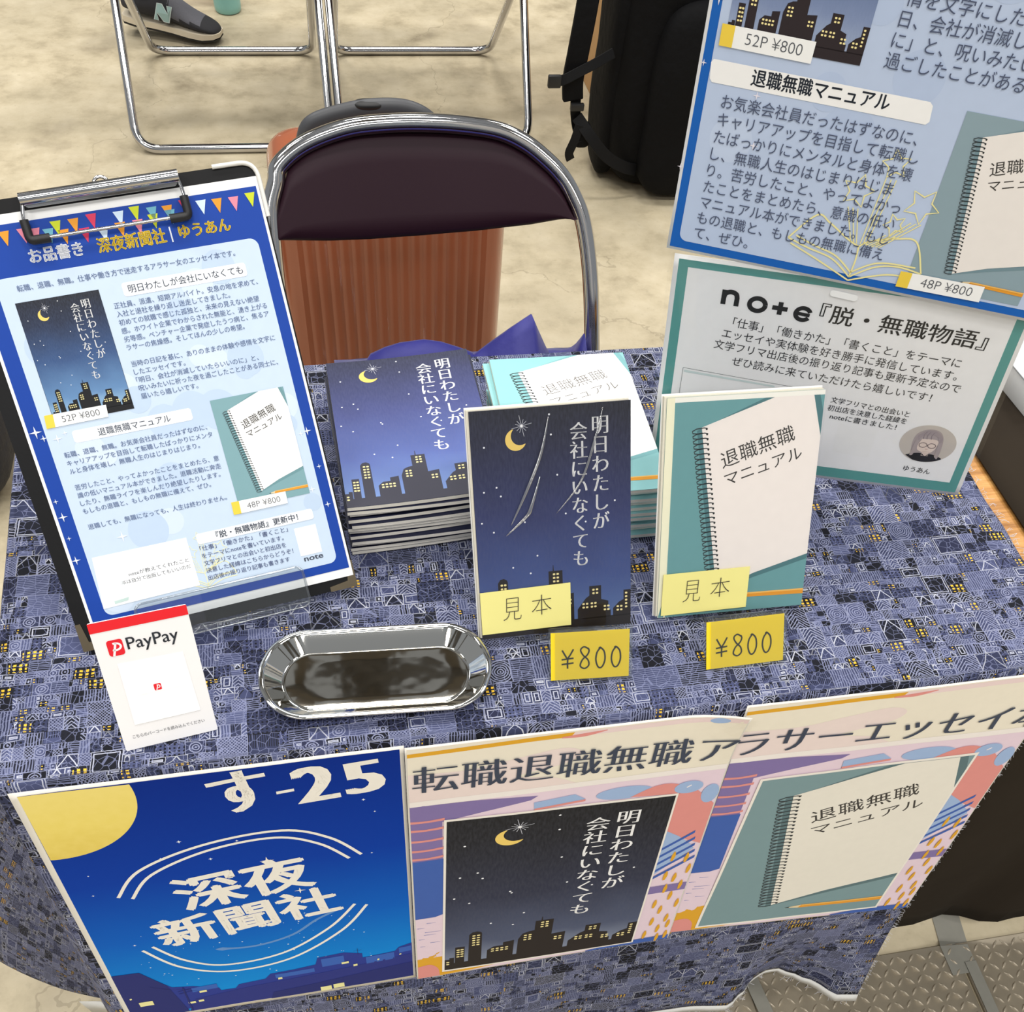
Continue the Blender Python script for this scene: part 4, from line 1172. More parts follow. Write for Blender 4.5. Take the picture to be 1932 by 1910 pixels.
def easel(M, w, tagpose, tw, th_, label, taglabel, sk):
    e = empty('book_easel'); e.matrix_world = M
    tag(e, label, 'easel', 'small clear book easels')
    cx = w / 2000
    box('back_panel', (cx - .035, .004, -.0082), (cx + .035, .105, -.0062), ACRYL, e, .0004)
    box('ledge', (cx - .034, -.0050, -.0062), (cx + .034, -.0034, .0040), ACRYL, e, .0004)
    c = M @ Vector((cx, .10, -.0115)); b = M @ Vector((cx, 0, 0))
    sheet4('rear_strut', e, [(c.x - .025, c.y + .001, c.z), (c.x + .025, c.y + .001, c.z), (c.x + .03, c.y + .05, .704), (c.x - .03, c.y + .05, .704)], (0, .0018, 0), ACRYL)
    T = pose(*tagpose); Ti = M.inverted() @ T
    def loc(x, y, z): return M @ (Ti @ Vector((x / 1000, y / 1000, z)))
    sheet4('tag_holder', e, [loc(-1.5, -.5, -.0012), loc(tw + 3, -.5, -.0012), loc(tw + 3, th_ + 3.5, -.0012), loc(-1.5, th_ + 3.5, -.0012)], T.to_3x3() @ Vector((0, 0, -.0012)), ACRYL)
    sheet4('holder_window', e, [loc(3, -.8, .0022), loc(tw + 1.5, -.8, .0022), loc(tw + 1.5, th_ + 3.0, .0022), loc(3, th_ + 3.0, .0022)], T.to_3x3() @ Vector((0, 0, -.0008)), ACRYL)
    k = M @ Vector((cx, -.002, .0035)); l = loc(tw / 2, th_ + 3, -.0015)
    sheet4('arm', e, [(l.x - .02, l.y, l.z), (l.x + .02, l.y, l.z), (k.x + .02, k.y, k.z + .0), (k.x - .02, k.y, k.z)], (0, 0, -.0014), ACRYL)
    o = slab('price_tag', [(0, 0), (tw / 1000, 0), (tw / 1000, th_ / 1000), (0, th_ / 1000)], .0006, YTAG, None, z=0)
    o.matrix_world = T
    P = Print(None, .00015, .0001)
    ink_ = '#2a2b1c'
    u0 = sk
    def S(pts, w_=1.3): P.stroke([(u0 + x, y) for x, y in pts], w_, ink_, 1)
    S(sm([(0.5, 25), (3.5, 19.5), (4.8, 17.5)])); S(sm([(9.5, 25.5), (7, 21), (5, 17.3), (4.8, 9.5)])); S([(0, 17.2), (9.6, 18)]); S([(0, 13.2), (9.6, 14)])
    S(sm([(21.5, 25), (18, 27), (15.2, 24.5), (17.2, 20), (21, 16), (21.8, 11.5), (18.5, 8.8), (15, 11), (16.5, 16), (20.5, 20), (22, 23.5), (21, 26)]), 1.25)
    for x in (27.5, 40.0):
        S(sm([(x + 3.6, 25.6), (x + .8, 21.5), (x, 15), (x + 2.0, 9.2), (x + 5, 9.4), (x + 7.2, 15), (x + 6.6, 22), (x + 3.6, 25.6), (x + 2.2, 24.8)]), 1.3)
    P.build('handwriting', o)
    tag(o, taglabel, 'price tag', 'yellow price tags under the sample books')
easel(M1, 126.2, ((.3995, .039, .7036), (.9974, -.0628, .0200), (.0055, .566, .8244)), 62.8, 39.5, 'clear easel under the moonlit skyline sample book', 'yellow price tag below the moonlit skyline sample book', 8.5)
easel(M2, 130.0, ((.5274, .0336, .7036), (.9998, .0175, .0079), (-.0166, .589, .8079)), 66.4, 39.8, 'clear easel under the teal notebook sample book', 'yellow price tag below the teal notebook sample book', 8.0)

# ================================================================== STACKS OF BOOKLETS
def bent_slab(u0, v0, u1, v1, z0, z1, rise, n=10):
    V = []; F = []
    for z in (z0, z1):
        for i in range(n + 1):
            u = u0 + (u1 - u0) * i / n; zz = z + rise * (i / n) ** 2
            V += [(u, v0, zz), (u, v1, zz)]
    m_ = 2 * (n + 1)
    for i in range(n):
        a = 2 * i
        F += [(a, a + 1, a + 3, a + 2), (m_ + a, m_ + a + 2, m_ + a + 3, m_ + a + 1), (a, a + 2, m_ + a + 2, m_ + a), (a + 1, m_ + a + 1, m_ + a + 3, a + 3)]
    F += [(0, m_, m_ + 1, 1), (2 * n, 2 * n + 1, m_ + 2 * n + 1, m_ + 2 * n)]
    return V, F
def booklet(kind, t, rise):
    """closed stapled booklet, front cover up; origin at its lower left corner"""
    W, H = .130, .184
    e = empty('booklet')
    c = NAVYC if kind == 'night' else TEALC
    for nm, z0, z1, m_, ins in (('back_cover', 0, .00018, c, 0), ('page_block', .00018, t - .00022, PAGESG, .0001), ('front_cover', t - .00022, t, c, 0)):
        V, F = bent_slab(ins, ins, W - ins, H - ins, z0, z1, rise)
        mesh_obj(nm, V, F, m_, e, autos=30)
    return e
TEALC = ink('#8fc6c8', .45)
ORD = ['topmost', 'second', 'third', 'fourth', 'fifth', 'sixth', 'seventh', 'eighth', 'ninth', 'tenth', 'eleventh', 'twelfth', 'thirteenth']
def copy_tree(o):
    r = o.copy(); COL.objects.link(r)
    for ch in list(o.children):
        c = ch.copy(); COL.objects.link(c); c.parent = r
    return r
def stack(kind, x, y, n, t, rise0, yaw0, desc, group, gaps, sx=0., sy=0.):
    proto = booklet(kind, t, rise0)
    z = .7030
    zs = []
    for i in range(n): zs.append(z); z += t + gaps.get(i, .0005)
    top = None
    for i in range(n - 1, -1, -1):
        o = proto if i == n - 1 else copy_tree(proto)
        f = (n - 1 - i) / n
        j = random.Random(i * 7 + len(kind))
        top_ = i == n - 1
        o.location = (x + (0 if top_ else j.uniform(-.003, .003) + sx * f), y + (0 if top_ else j.uniform(-.0025, .0025) + sy * f), zs[i])
        o.rotation_euler = (0, 0, radians(yaw0 + (0 if top_ else j.uniform(-1.3, 1.3))))
        where = ORD[n - 1 - i] if i else 'bottom'
        tag(o, ('%s booklet of the %s' if top_ or i == 0 else '%s booklet from the top in the %s') % (where, desc), 'book', group)
    fc = [c for c in proto.children if c.name.startswith('front_cover')][0]
    P = Print(lambda u, v, h: (u / 1000, v / 1000, t + h + rise0 * max(0, min(1, u / 130)) ** 2), .0001, .00008); P.maxe = 14
    if kind == 'night': night_cover(P, place(125, 181, 0, 0, 130, 184), NIGHT['stack'], 1, '#3b3b47')
    else: note_cover(P, place(130, 181, 0, 0, 130, 184), TEALC, '#f4f4f3', 1, '#7fb4b8', textcol='#6a645f', tw='thin')
    P.build('cover_print', fc)
    return proto
stack('night', .2550, .1880, 12, .0041, .006, 1.6, 'moonlit skyline booklet pile', 'pile of moonlit skyline booklets', {1: .0012, 4: .002, 8: .0016})
stack('teal', .3995, .1900, 11, .0041, .002, -.8, 'teal notebook booklet pile', 'pile of teal notebook booklets', {3: .0012, 7: .001}, .003, -.006)

# ================================================================== HANGING SHEETS ON THE RIGHT
NP = pose((.5455, .282, .7043), (.9195, -.3806, .0984), (-.0527, .1288, .9903))
NQ = [(0, 197.3), (282.2, 186), (282.2, .5), (0, .5)]
nb = lambda u, v: .0015 * sin(pi * max(0, min(1, u / 282))) * (v / 197) + .0006
def curved_sheet(name, corners, bend, m_, M, n=(24, 18), t=.0004):
    f = quad(1, 1, *corners); V = []
    for i in range(n[0] + 1):
        for j in range(n[1] + 1):
            u, v = f(i / n[0], j / n[1]); V.append((u / 1000, v / 1000, bend(u, v)))
    o = mesh_obj(name, V, grid_faces(n[0] + 1, n[1] + 1), m_, None, True); o.matrix_world = M
    if t:
        md = o.modifiers.new('thick', 'SOLIDIFY'); md.thickness = t; md.offset = -1
    return o
ns = curved_sheet('notice_sheet', NQ, nb, mat('notice_paper', '#f8f8f8', .5, var=.02), NP)
tag(ns, 'teal bordered notice sheet in a clear pocket hanging below the blue menu poster', 'paper sheet')
P = Print(lambda u, v, h: (u / 1000, v / 1000, nb(u, v) + h), .0003, .0001); P.maxe = 20
nq = quad(282.2, 197, *NQ); P.xf = nq
TL_ = '#5ea39f'
P.rect(4, 3, 278.6, 193.5, TL_, 1, 14, 10)
P.rect(12.0, 13.5, 270.8, 187.5, '#fafafb', 2, 14, 10)
K = '#2a2b2e'
def iq(u, v): return inv(nq, (u, v), 282.2, 197.)     # measured flat position -> design position
def T2(s, a, b, **k): P.text(s, iq(*a), iq(*b), K, 4, **k)
# note word mark: n o + e in plain round strokes
lw = 4.0
def D(u, v): return iq(u, v)
def st(pts, w=lw): P.stroke([D(*p) for p in pts], w, '#1a1a1c', 4)
st([(44.2, 159.6), (44.2, 172.0)]); st(sm([(44.2, 165.5), (45.4, 169), (49.5, 170.6), (53.8, 169), (55.0, 165.5)])); st([(55.0, 166), (55.0, 158.8)])
P.arc(*D(72.0, 162.2), 6.4, 5.4, 0, 360, 3.9, '#1a1a1c', 4)
st([(84.2, 161.4), (96.6, 160.6)], 3.9); st([(90.6, 166.4), (90.6, 155.6)], 3.9)
P.arc(*D(109.4, 158.2), 5.9, 5.2, 20, 325, 3.6, '#1a1a1c', 4); st([(104, 158.6), (115.0, 157.4)], 3.0)
T2('『脱・無職物語』', (122, 153.6), (256, 142.4), style='semi', em=17.5)
T2('「仕事」「働きかた」「書くこと」をテーマに', (55, 140.6), (242.5, 125.2), em=9.4)
T2('エッセイや実体験を好き勝手に発信しています。', (47.7, 130.2), (243.5, 113.6), em=9.4)
T2('文学フリマ出店後の振り返り記事も更新予定なので', (42.5, 119.6), (249.5, 102.4), em=9.4)
T2('ぜひ読みに来ていただけたら嬉しいです！', (59.8, 105.6), (229.5, 91.4), em=9.4)
for a, b in (((19.5, 98), (122, 91.0)), ((19.5, 98), (18.8, 22)), ((18.8, 22), (122, 20)), ((122, 91), (122, 20))): P.stroke([iq(*a), iq(*b)], .35, '#5d6164', 4)
P.poly([iq(20.6, 96), iq(100, 90.6), iq(100, 89.0), iq(20.6, 94)], '#d4e3e3', 4)
T2('文学フリマとの出会いと', (149.4, 80.6), (217.2, 74.6), em=6.6, style='semi')
T2('初出店を決意した経緯を', (148.5, 72.6), (216.6, 67.6), em=6.6, style='semi')
T2('noteに書きました！', (152.4, 64.4), (210, 60.6), em=6.6, style='semi')
P.poly([iq(162, 61), iq(196, 58), iq(195, 29), iq(163, 31)], '#f8f8f8', 3)
c0 = iq(240.4, 50.6)
P.disc(*c0, 23.6, '#cfc7bf', 4, 20.0, n=48)
def A(x, y): return (c0[0] + x, c0[1] + y)
P.poly([A(*p) for p in sm([(-11, -14), (-13, 0), (-11, 10), (-3, 15.5), (6, 14.5), (11, 8), (12.5, -4), (11.5, -14), (4, -15), (-5, -15)])], '#b3a7a8', 5)
P.poly([A(*p) for p in sm([(-8, -2), (-7, -7), (-1, -9.5), (5, -8.5), (8, -2), (7, 5), (-6, 5)])], '#ead9cf', 6)
P.poly([A(*p) for p in [(-2.4, -8), (3.4, -8), (3.4, -13), (-2.4, -13)]], '#e2d0c6', 6)
P.poly([A(*p) for p in sm([(-15.5, -14), (-8, -11), (-2.5, -10.5), (1, -13), (4, -10.5), (10, -11.5), (15.5, -14.5), (8, -18.3), (0, -19.6), (-8, -18.6)])], '#242326', 6)
P.poly([A(*p) for p in sm([(-9, 0), (-7, 7), (-1, 10), (6, 8.5), (9.5, 0), (10.5, 8), (4, 14), (-4, 14), (-10, 8)])], '#a99da0', 7)
P.poly([A(*p) for p in sm([(-12, -14), (-9.2, -12), (-8.4, 2), (-11, 4)])], '#b3a7a8', 8); P.poly([A(*p) for p in sm([(8.8, -12.5), (12, -14), (11.6, 2), (8.6, 2)])], '#b3a7a8', 8)
for x in (-3.6, 3.8): P.arc(*A(x, -1.4), 3.3, 2.5, 0, 360, .5, '#5b4a52', 8, 20)
P.stroke([A(-.4, -1.2), A(.6, -1.2)], .5, '#5b4a52', 8); P.stroke([A(-.8, -5.4), A(1.4, -5.4)], .4, '#b98d85', 8)
for x in (-4, -1, 2.5): P.stroke(sm([A(x, 13), A(x - 1.5, 9), A(x - 1, 5)]), .35, '#8d8288', 8)
T2('ゆうあん', (227.6, 20.2), (251, 19.2), em=6.8, style='semi')
P.xf = None
P.build('printed_notice', ns)
pk = curved_sheet('clear_pocket', [(-4, 199), (286, 189), (286, -1.8), (-4, -1.8)], lambda u, v: nb(u, v) + .0014, SLEEVE, NP, t=0)
tag(pk, 'clear pocket with a hanging slot around the teal bordered notice sheet', 'plastic pocket')
P = Print(lambda u, v, h: (u / 1000, v / 1000, nb(u, v) + .0016 + h), .0001, .0001)
cr = math.atan2(-2.9, 21.7)
P.xf = lambda u, v: (137.2 + u * cos(cr) - v * sin(cr), 177.6 + u * sin(cr) + v * cos(cr))
P.poly(rr(-11, -2.6, 11, 2.6, 2.5), '#f6f7f7', 1); P.xf = None
P.build('hanging_slot', pk)

UP = pose((.5278, .3094, .9060), (.9164, -.4002, -.0098), (-.0527, .1288, .9903))
UQ = [(-22.5, 419), (274, 420.5), (295.5, 1.4), (0, 0)]
ub = lambda u, v: .0055
us = curved_sheet('menu_poster', UQ, ub, mat('poster_paper', '#f3f3f4', .45, var=.02), UP, (8, 10))
tag(us, 'large blue framed menu poster hanging at the table end above the notice sheet', 'poster')
P = Print(lambda u, v, h: (u / 1000, v / 1000, ub(u, v) + h), .0003, .00015)
uq = quad(297, 420, *UQ)
def ux(u, v):     # measured flat position -> sheet position
    b = 1.006 * (v + .1095 * u)
    return u + .0537 * b, b
P.xf = uq
PB, PP, PT = '#0f5fb6', '#bccbe6', '#4d566f'
P.rect(2.3, 2.2, 294, 417, PB, 1, 6, 8)
P.poly(rr(8.6, 8.2, 288, 360, 6), PP, 2)
for k in range(14):
    x, y, r = rng.uniform(30, 260), rng.uniform(30, 250), rng.uniform(12, 26); P.disc(x, y, r, '#c3d1ea' if k % 2 else '#b6c6e3', 2.3 + .02 * k)
P.xf = None
def U(pts): return [uq(*ux(*p)) for p in pts]
cq = [uq(15, 279.5), uq(107.4, 279.5), uq(107.4, 146.5), uq(15, 146.5)]
night_cover(P, quad(125, 181, *cq), NIGHT['sheet'], 4, '#2b2226')
P.xf = uq
def u2(p): return ux(*p)
ctag(P, u2((3, 155)), u2((67, 147.3)), u2((67.5, 134.2)), u2((3.8, 142.0)), '52P ¥800', 8, em=10)
P.poly([u2(p) for p in ((2.8, 133.6), (1.4, 131.5), (3.0, 121.5), (5, 119.2), (155.5, 101.6), (157.4, 103.5), (155.6, 113.4), (153, 115.8))], '#f6f5f4', 4)
P.text('退職無職マニュアル', u2((31.5, 118.6)), u2((127.8, 108.3)), '#3d4450', 5, 'bold', em=11.5)
ROWS = ['お気楽会社員だったはずなのに、', 'キャリアアップを目指して転職し', 'たばっかりにメンタルと身体を壊', 'し、無職人生のはじまりはじま', 'り。苦労したこと、やってよかっ', 'たことをまとめたら、意識の低い', 'マニュアル本ができました。もし', 'もの退職と、もしもの無職に備え', 'て、ぜひ。']
e0 = 9.9
for i, s in enumerate(ROWS):
    x0, y0 = 15.2 + .45 * i, 103.2 - 11.65 * i
    wd = (e0 * .985) * len(s) - e0 * (.58 if s[-1] in '。、' else .08)
    P.text(s, u2((x0, y0)), u2((x0 + wd * .994, y0 - wd * .1115)), PT, 7, 'reg', em=e0 * 1.02)
for i, s in enumerate(['情を文字にしたエッセイです。', '日、会社が消滅していたらいいの', 'に」と、呪いみたいに祈った夜を', '過ごしたことがある同士に、届い', '']):
    if not s: continue
    x0, y0 = (114.6, 170.7 - 11.9 * i) 
    wd = (e0 * 1.06) * len(s)
    P.text(s, u2((x0, y0 - .6)), u2((x0 + wd * .994, y0 - .6 - wd * .1115)), PT, 7, 'reg', em=e0 * 1.08)
P.xf = None
nq_ = [uq(185.6, 132.2), uq(273.2, 132.2), uq(273.8, 10.4), uq(186.6, 10.4)]
note_cover(P, quad(130, 181, *nq_), '#8da3ad', '#efe9e4', 4, '#75909a')
P.xf = uq
ctag(P, u2((179.8, -.6)), u2((243.7, -6.9)), u2((244.8, -19.2)), u2((180.4, -12.8)), '48P ¥800', 9, em=10)
bx = u2((144.2, -12.1))
P.xf = lambda u, v: uq(bx[0] + (u * cos(-.0) - v * 0), bx[1] + v)
book_sketch(P, 0, 3, .92, '#f1e6a2', 6)
P.xf = uq
for x, y, r in ((5.2, 169, 4.2), (4.4, 131, 2.4), (4.6, 62, 2.4), (38, 112.5, 3), (45, 80, 3.6)): P.star(*ux(x - (8 if x < 6 else 0), y), r, '#e9e4ee', 5)
P.xf = None
P.build('printed_menu', us)

# ================================================================== CHAIR BEHIND THE TABLE
VINYL = mat('maroon_vinyl', '#27121d', .5, var=.06, vs=10, bump=.12, bs=700, bd=.0004, spec=.18)
SEATM = mat('seat_underside', '#8f9194', .4, .6)
def folding_chair(label, group=None):
    """origin on the floor under the middle of the chair, sitter faces -y"""
    t = empty('folding_chair'); tag(t, label, 'chair', group)
    return t
def pl(x, y0, k, z): return Vector((x, y0 + k * z, z))
# the nearer one: frame plane y = .458 + .6 z
ch = folding_chair('chrome folding chair with a maroon vinyl backrest behind the table')
K0, KS = .458, .6
arch_pts = [(.2013, .671), (.2085, .6888), (.243, .7101), (.2975, .7266), (.3512, .7327), (.4049, .7338), (.4592, .7303), (.5072, .7227), (.5419, .7094), (.570, .6917), (.5928, .6727), (.6096, .6506), (.6238, .6197), (.6333, .5619)]
# centre line of the tube: a little inside the outer edge
cen = Vector((.41, 0, .60))
def inn(x, z, d):
    v = Vector((x - .41, 0, z - .60)); l = v.length; f = (l - d) / l
    return (.41 + v.x * f, .60 + v.z * f)
loop = [(.180, .0), (.180, .30), (.184, .52), (.187, .60)] + [(.193, .645)] + arch_pts[0:] + [(.637, .483), (.640, .30), (.642, .0)]
lp = [pl(*(lambda q: (q[0], K0, KS, q[1]))(inn(x, z, .010) if z > .56 else (x, z))) for x, z in loop]
lp[0].x = .196; lp[1].x = .196; lp[2].x = .197; lp[3].x = .198; lp[4].x = .201
for q in lp[-4:]: q.x -= .010 if q.z < .56 else 0
tube('back_frame', catmull(lp, 6), .0112, CHROME, ch, n=14)
# padded backrest, curved a little away in the middle
top_c = catmull([(x, z, 0) for x, z in arch_pts[1:13]], 4)
edge = [inn(p.x, p.y, .021) for p in top_c]
bot = [(.205, .612), (.27, .6076), (.325, .6067), (.3953, .6083), (.4668, .6116), (.5396, .6177), (.600, .6262), (.6135, .630)]
bm = bmesh.new()
def back_z(x):
    for a, b in zip(bot, bot[1:]):
        if x <= b[0]: return a[1] + (b[1] - a[1]) * max(0, (x - a[0]) / (b[0] - a[0]))
    return bot[-1][1]
N1, N2 = 44, 16
xs = [.2035 + (.6125 - .2035) * (.5 - .5 * cos(pi * i / N1)) for i in range(N1 + 1)]
def top_z(x):
    e = [(.199, .62)] + edge + [(.6145, .63)]
    for a, b in zip(e, e[1:]):
        if a[0] <= x <= b[0]: return a[1] + (b[1] - a[1]) * (x - a[0]) / max(1e-6, b[0] - a[0])
    return .63
Vb = []
for side in (0, 1):
    for i, x in enumerate(xs):
        zb, zt = back_z(x), max(top_z(x), back_z(x) + .001)
        for j in range(N2 + 1):
            s_ = j / N2; z = zb + (zt - zb) * s_
            e = min(1, 4 * min(i, N1 - i) / N1 * 3, 5 * min(s_, 1 - s_) + .05)
            y = K0 + KS * z + .010 * (1 - ((x - .41) / .21) ** 2) + (-.011 * math.sqrt(max(0, e)) if side == 0 else .007)
            Vb.append((x, y, z))
m_ = (N1 + 1) * (N2 + 1)
Fb = grid_faces(N1 + 1, N2 + 1); Fb = [f for f in Fb] + [tuple(m_ + k for k in f[::-1]) for f in Fb]
ring = [i * (N2 + 1) for i in range(N1 + 1)] + [N1 * (N2 + 1) + j for j in range(1, N2 + 1)] + [i * (N2 + 1) + N2 for i in range(N1 - 1, -1, -1)] + [j for j in range(N2 - 1, 0, -1)]
for a, b in zip(ring, ring[1:] + ring[:1]): Fb.append((b, a, m_ + a, m_ + b))
o = mesh_obj('backrest', Vb, Fb, VINYL, ch, True)
# seat, rear legs, stretcher
bm = bmesh.new(); box_bm(bm, .225, .400, .418, .612, .700, .446, .012, 3); bm_obj('seat', bm, VINYL, ch)
rl = fillet([(.217, .400, .432), (.217, .86, .012), (.621, .86, .012), (.621, .400, .432)], .05, 8)
tube('rear_leg_frame', rl, .0112, CHROME, ch, n=12)
tube('seat_rail', [(.197, K0 + KS * .425, .425), (.632, K0 + KS * .425, .425)], .007, CHROME, ch)
for x in (.196, .632):
    tube('rubber_foot', [(x, .458, .0), (x, .466, .014)], .0135, BLACKPL, ch)

# blue cloth bag on the seat
prof = [(.262, .449), (.285, .462), (.311, .5074), (.330, .517), (.35, .5235), (.382, .527), (.405, .522), (.430, .511), (.448, .5018), (.4515, .4972), (.470, .514), (.500, .5395), (.5263, .5605), (.535, .540), (.548, .512), (.5563, .4953), (.566, .478), (.585, .468), (.5985, .492), (.6045, .524), (.607, .49), (.610, .455)]
BAGM = mat('blue_nylon', '#1f1f7c', .55, var=.12, vs=30, bump=.35, bs=40, bd=.004, sheen=.2)
V = []; ys = [.575, .60, .64, .68, .705, .718, .724, .735, .755, .775, .79]
for x, h in prof:
    for y in ys:
        s_ = max(0, 1 - abs(y - .721) / (.146 if y < .721 else .07))
        V.append((x, y, .4475 + (h - .4475) * s_ ** 1.25 + .002 * noise.noise((x * 30, y * 30, 0)) * (s_ < .9)))
o = mesh_obj('cloth_bag', V, grid_faces(len(prof), len(ys)), BAGM, None, True)
md = o.modifiers.new('thick', 'SOLIDIFY'); md.thickness = .0009; md.offset = 1
tag(o, 'royal blue cloth bag with an upright fold lying on the chair seat', 'bag')

# ================================================================== SUITCASE
SHELL = mat('terracotta_shell', '#a0583a', .22, var=.05, vs=6, coat=.5)
def superq(cx, cy, cz, a, b, c, e, nu=96, nv=48, disp=None):
    V = []; F = []
    def sp(w, p): return math.copysign(abs(w) ** p, w)
    for i in range(nu):
        t_ = 2 * pi * i / nu
        for j in range(nv + 1):
            p_ = -pi / 2 + pi * j / nv
            x = a * sp(cos(p_), e) * sp(cos(t_), e); y = b * sp(cos(p_), e) * sp(sin(t_), e); z = c * sp(sin(p_), e)
            if disp: x, y, z = disp(x, y, z)
            V.append((cx + x, cy + y, cz + z))
    F = grid_faces(nu, nv + 1, True)
    return V, F
def shell_box(x0, x1, y0, y1, z0, z1, r, ridge, pitch, n=120):
    """rounded box built from rows of rounded rectangles; upright ribs run over the large faces"""
    cx, cy = (x0 + x1) / 2, (y0 + y1) / 2
    V = []; F = []
    outl = []
    m_ = 20
    hx, hy = (x1 - x0) / 2, (y1 - y0) / 2
    for (sx, sy, a0) in ((1, 1, 0), (-1, 1, 90), (-1, -1, 180), (1, -1, 270)):
        for k in range(9):
            a = radians(a0 + 90 * k / 8); outl.append((sx * (hx - r) + r * cos(a), sy * (hy - r) + r * sin(a)))
        nx_ = {0: (-1, 1), 90: None, 180: (1, -1), 270: None}[a0]
        if nx_:
            s0, s1 = (hx - r, -(hx - r)) if a0 == 0 else (-(hx - r), hx - r)
            for k in range(1, n): outl.append((s0 + (s1 - s0) * k / n, sy * hy))
    zs = []
    for k in range(9): a = pi / 2 * k / 8; zs.append((z0 + r - r * cos(a), r - r * sin(a)))
    for k in range(1, 12): zs.append((z0 + r + (z1 - z0 - 2 * r) * k / 12, 0))
    for k in range(9): a = pi / 2 * k / 8; zs.append((z1 - r + r * sin(a), r - r * cos(a)))
    for z, ins in zs:
        for x, y in outl:
            l = 1 - ins / min(hx, hy)
            xx = x * (1 - ins / hx); yy = y * (1 - ins / hy)
            on = max(0, min(1, (hx - abs(x)) / .02)) * max(0, min(1, (min(z - z0, z1 - z)) / .05 + .25)) * (abs(y) > hy * .5)
            ph = (x / pitch) % 1.0
            sq = max(-.8, min(.8, 4 * (abs(ph - .5) - .25) * 1.3))
            V.append((cx + xx, cy + yy + math.copysign(ridge * on * sq, y), z))
    n_o = len(outl)
    for a in range(len(zs) - 1):
        for k in range(n_o): F.append((a * n_o + k, a * n_o + (k + 1) % n_o, (a + 1) * n_o + (k + 1) % n_o, (a + 1) * n_o + k))
    F.append(tuple(range(n_o - 1, -1, -1))); F.append(tuple((len(zs) - 1) * n_o + k for k in range(n_o)))
    return V, F
sc_ = empty('suitcase', (.38, 1.2, 0)); tag(sc_, 'terracotta ribbed hard shell suitcase standing behind the folding chair', 'suitcase')
V, F = shell_box(-.192, .186, -.12, .12, .048, .532, .045, .0036, .0385)
mesh_obj('shell', V, F, SHELL, sc_, autos=35)
GREYPL = mat('dark_grey_plastic', '#45464a', .42, var=.05)
tube('carry_handle', catmull([(-.132, -.03, .530), (-.126, -.03, .570), (-.112, -.03, .592), (-.07, -.03, .606), (-.02, -.03, .614), (.03, -.03, .612), (.064, -.03, .596), (.078, -.03, .57), (.084, -.03, .53)], 6), .0135, GREYPL, sc_, n=14, flat=.75)
V, F = superq(-.026, -.03, .6195, .024, .012, .006, .8, 28, 12); mesh_obj('release_button', V, F, BLACKPL, sc_, True)
box('handle_base', (-.14, -.05, .524), (.09, -.01, .536), GREYPL, sc_, .004)
for x in (-.14, .14):
    for y in (-.08, .08):
        w_ = tube('wheel', [(x - .012, y, .0275), (x + .012, y, .0275)], .027, BLACKPL, sc_, n=18)

# ================================================================== TWO CHAIRS FURTHER BACK
def back_chair(x0, x1, label):
    t = folding_chair(label, 'chrome folding chairs at the back')
    t.location = ((x0 + x1) / 2, 2.54, 0); w = (x1 - x0) / 2
    zt = .76
    tube('back_frame', fillet([(w, 2.262 + .72 * zt - 2.54, zt), (w, 2.262 - 2.54, .0112), (-w, 2.262 - 2.54, .0112), (-w, 2.262 + .72 * zt - 2.54, zt)][::-1], .055, 8) if False else
         fillet([(-w + .05, 2.85 - 2.54, zt + .02), (-w, 2.78 - 2.54, .70), (-w, 2.262 - 2.54, .0112), (w, 2.262 - 2.54, .0112), (w, 2.78 - 2.54, .70), (w - .05, 2.85 - 2.54, zt + .02), (-w + .05, 2.85 - 2.54, zt + .02)], .06, 8), .0112, CHROME, t, n=14)
    wi = w - .018
    tube('seat_leg_frame', fillet([(-wi, 2.36 - 2.54, .43), (-wi, 2.828 - 2.54, .0112), (wi, 2.828 - 2.54, .0112), (wi, 2.36 - 2.54, .43)], .055, 8), .0112, CHROME, t, n=14)
    bm = bmesh.new(); box_bm(bm, -wi + .02, 2.36 - 2.54, .422, wi - .02, 2.66 - 2.54, .45, .012, 3); bm_obj('seat', bm, VINYL, t)
    bm = bmesh.new(); box_bm(bm, -w + .02, 2.80 - 2.54, .62, w - .02, 2.825 - 2.54, .77, .01, 3); bm_obj('backrest', bm, VINYL, t)
    tube('cross_rod', [(-w, 2.262 + .72 * .40 - 2.54, .40), (w, 2.262 + .72 * .40 - 2.54, .40)], .006, CHROME, t)
    return t
back_chair(-.172, .325, 'chrome legs of the folding chair beside the grey sneaker')
back_chair(.352, .862, 'chrome legs of the folding chair beside the black backpack')

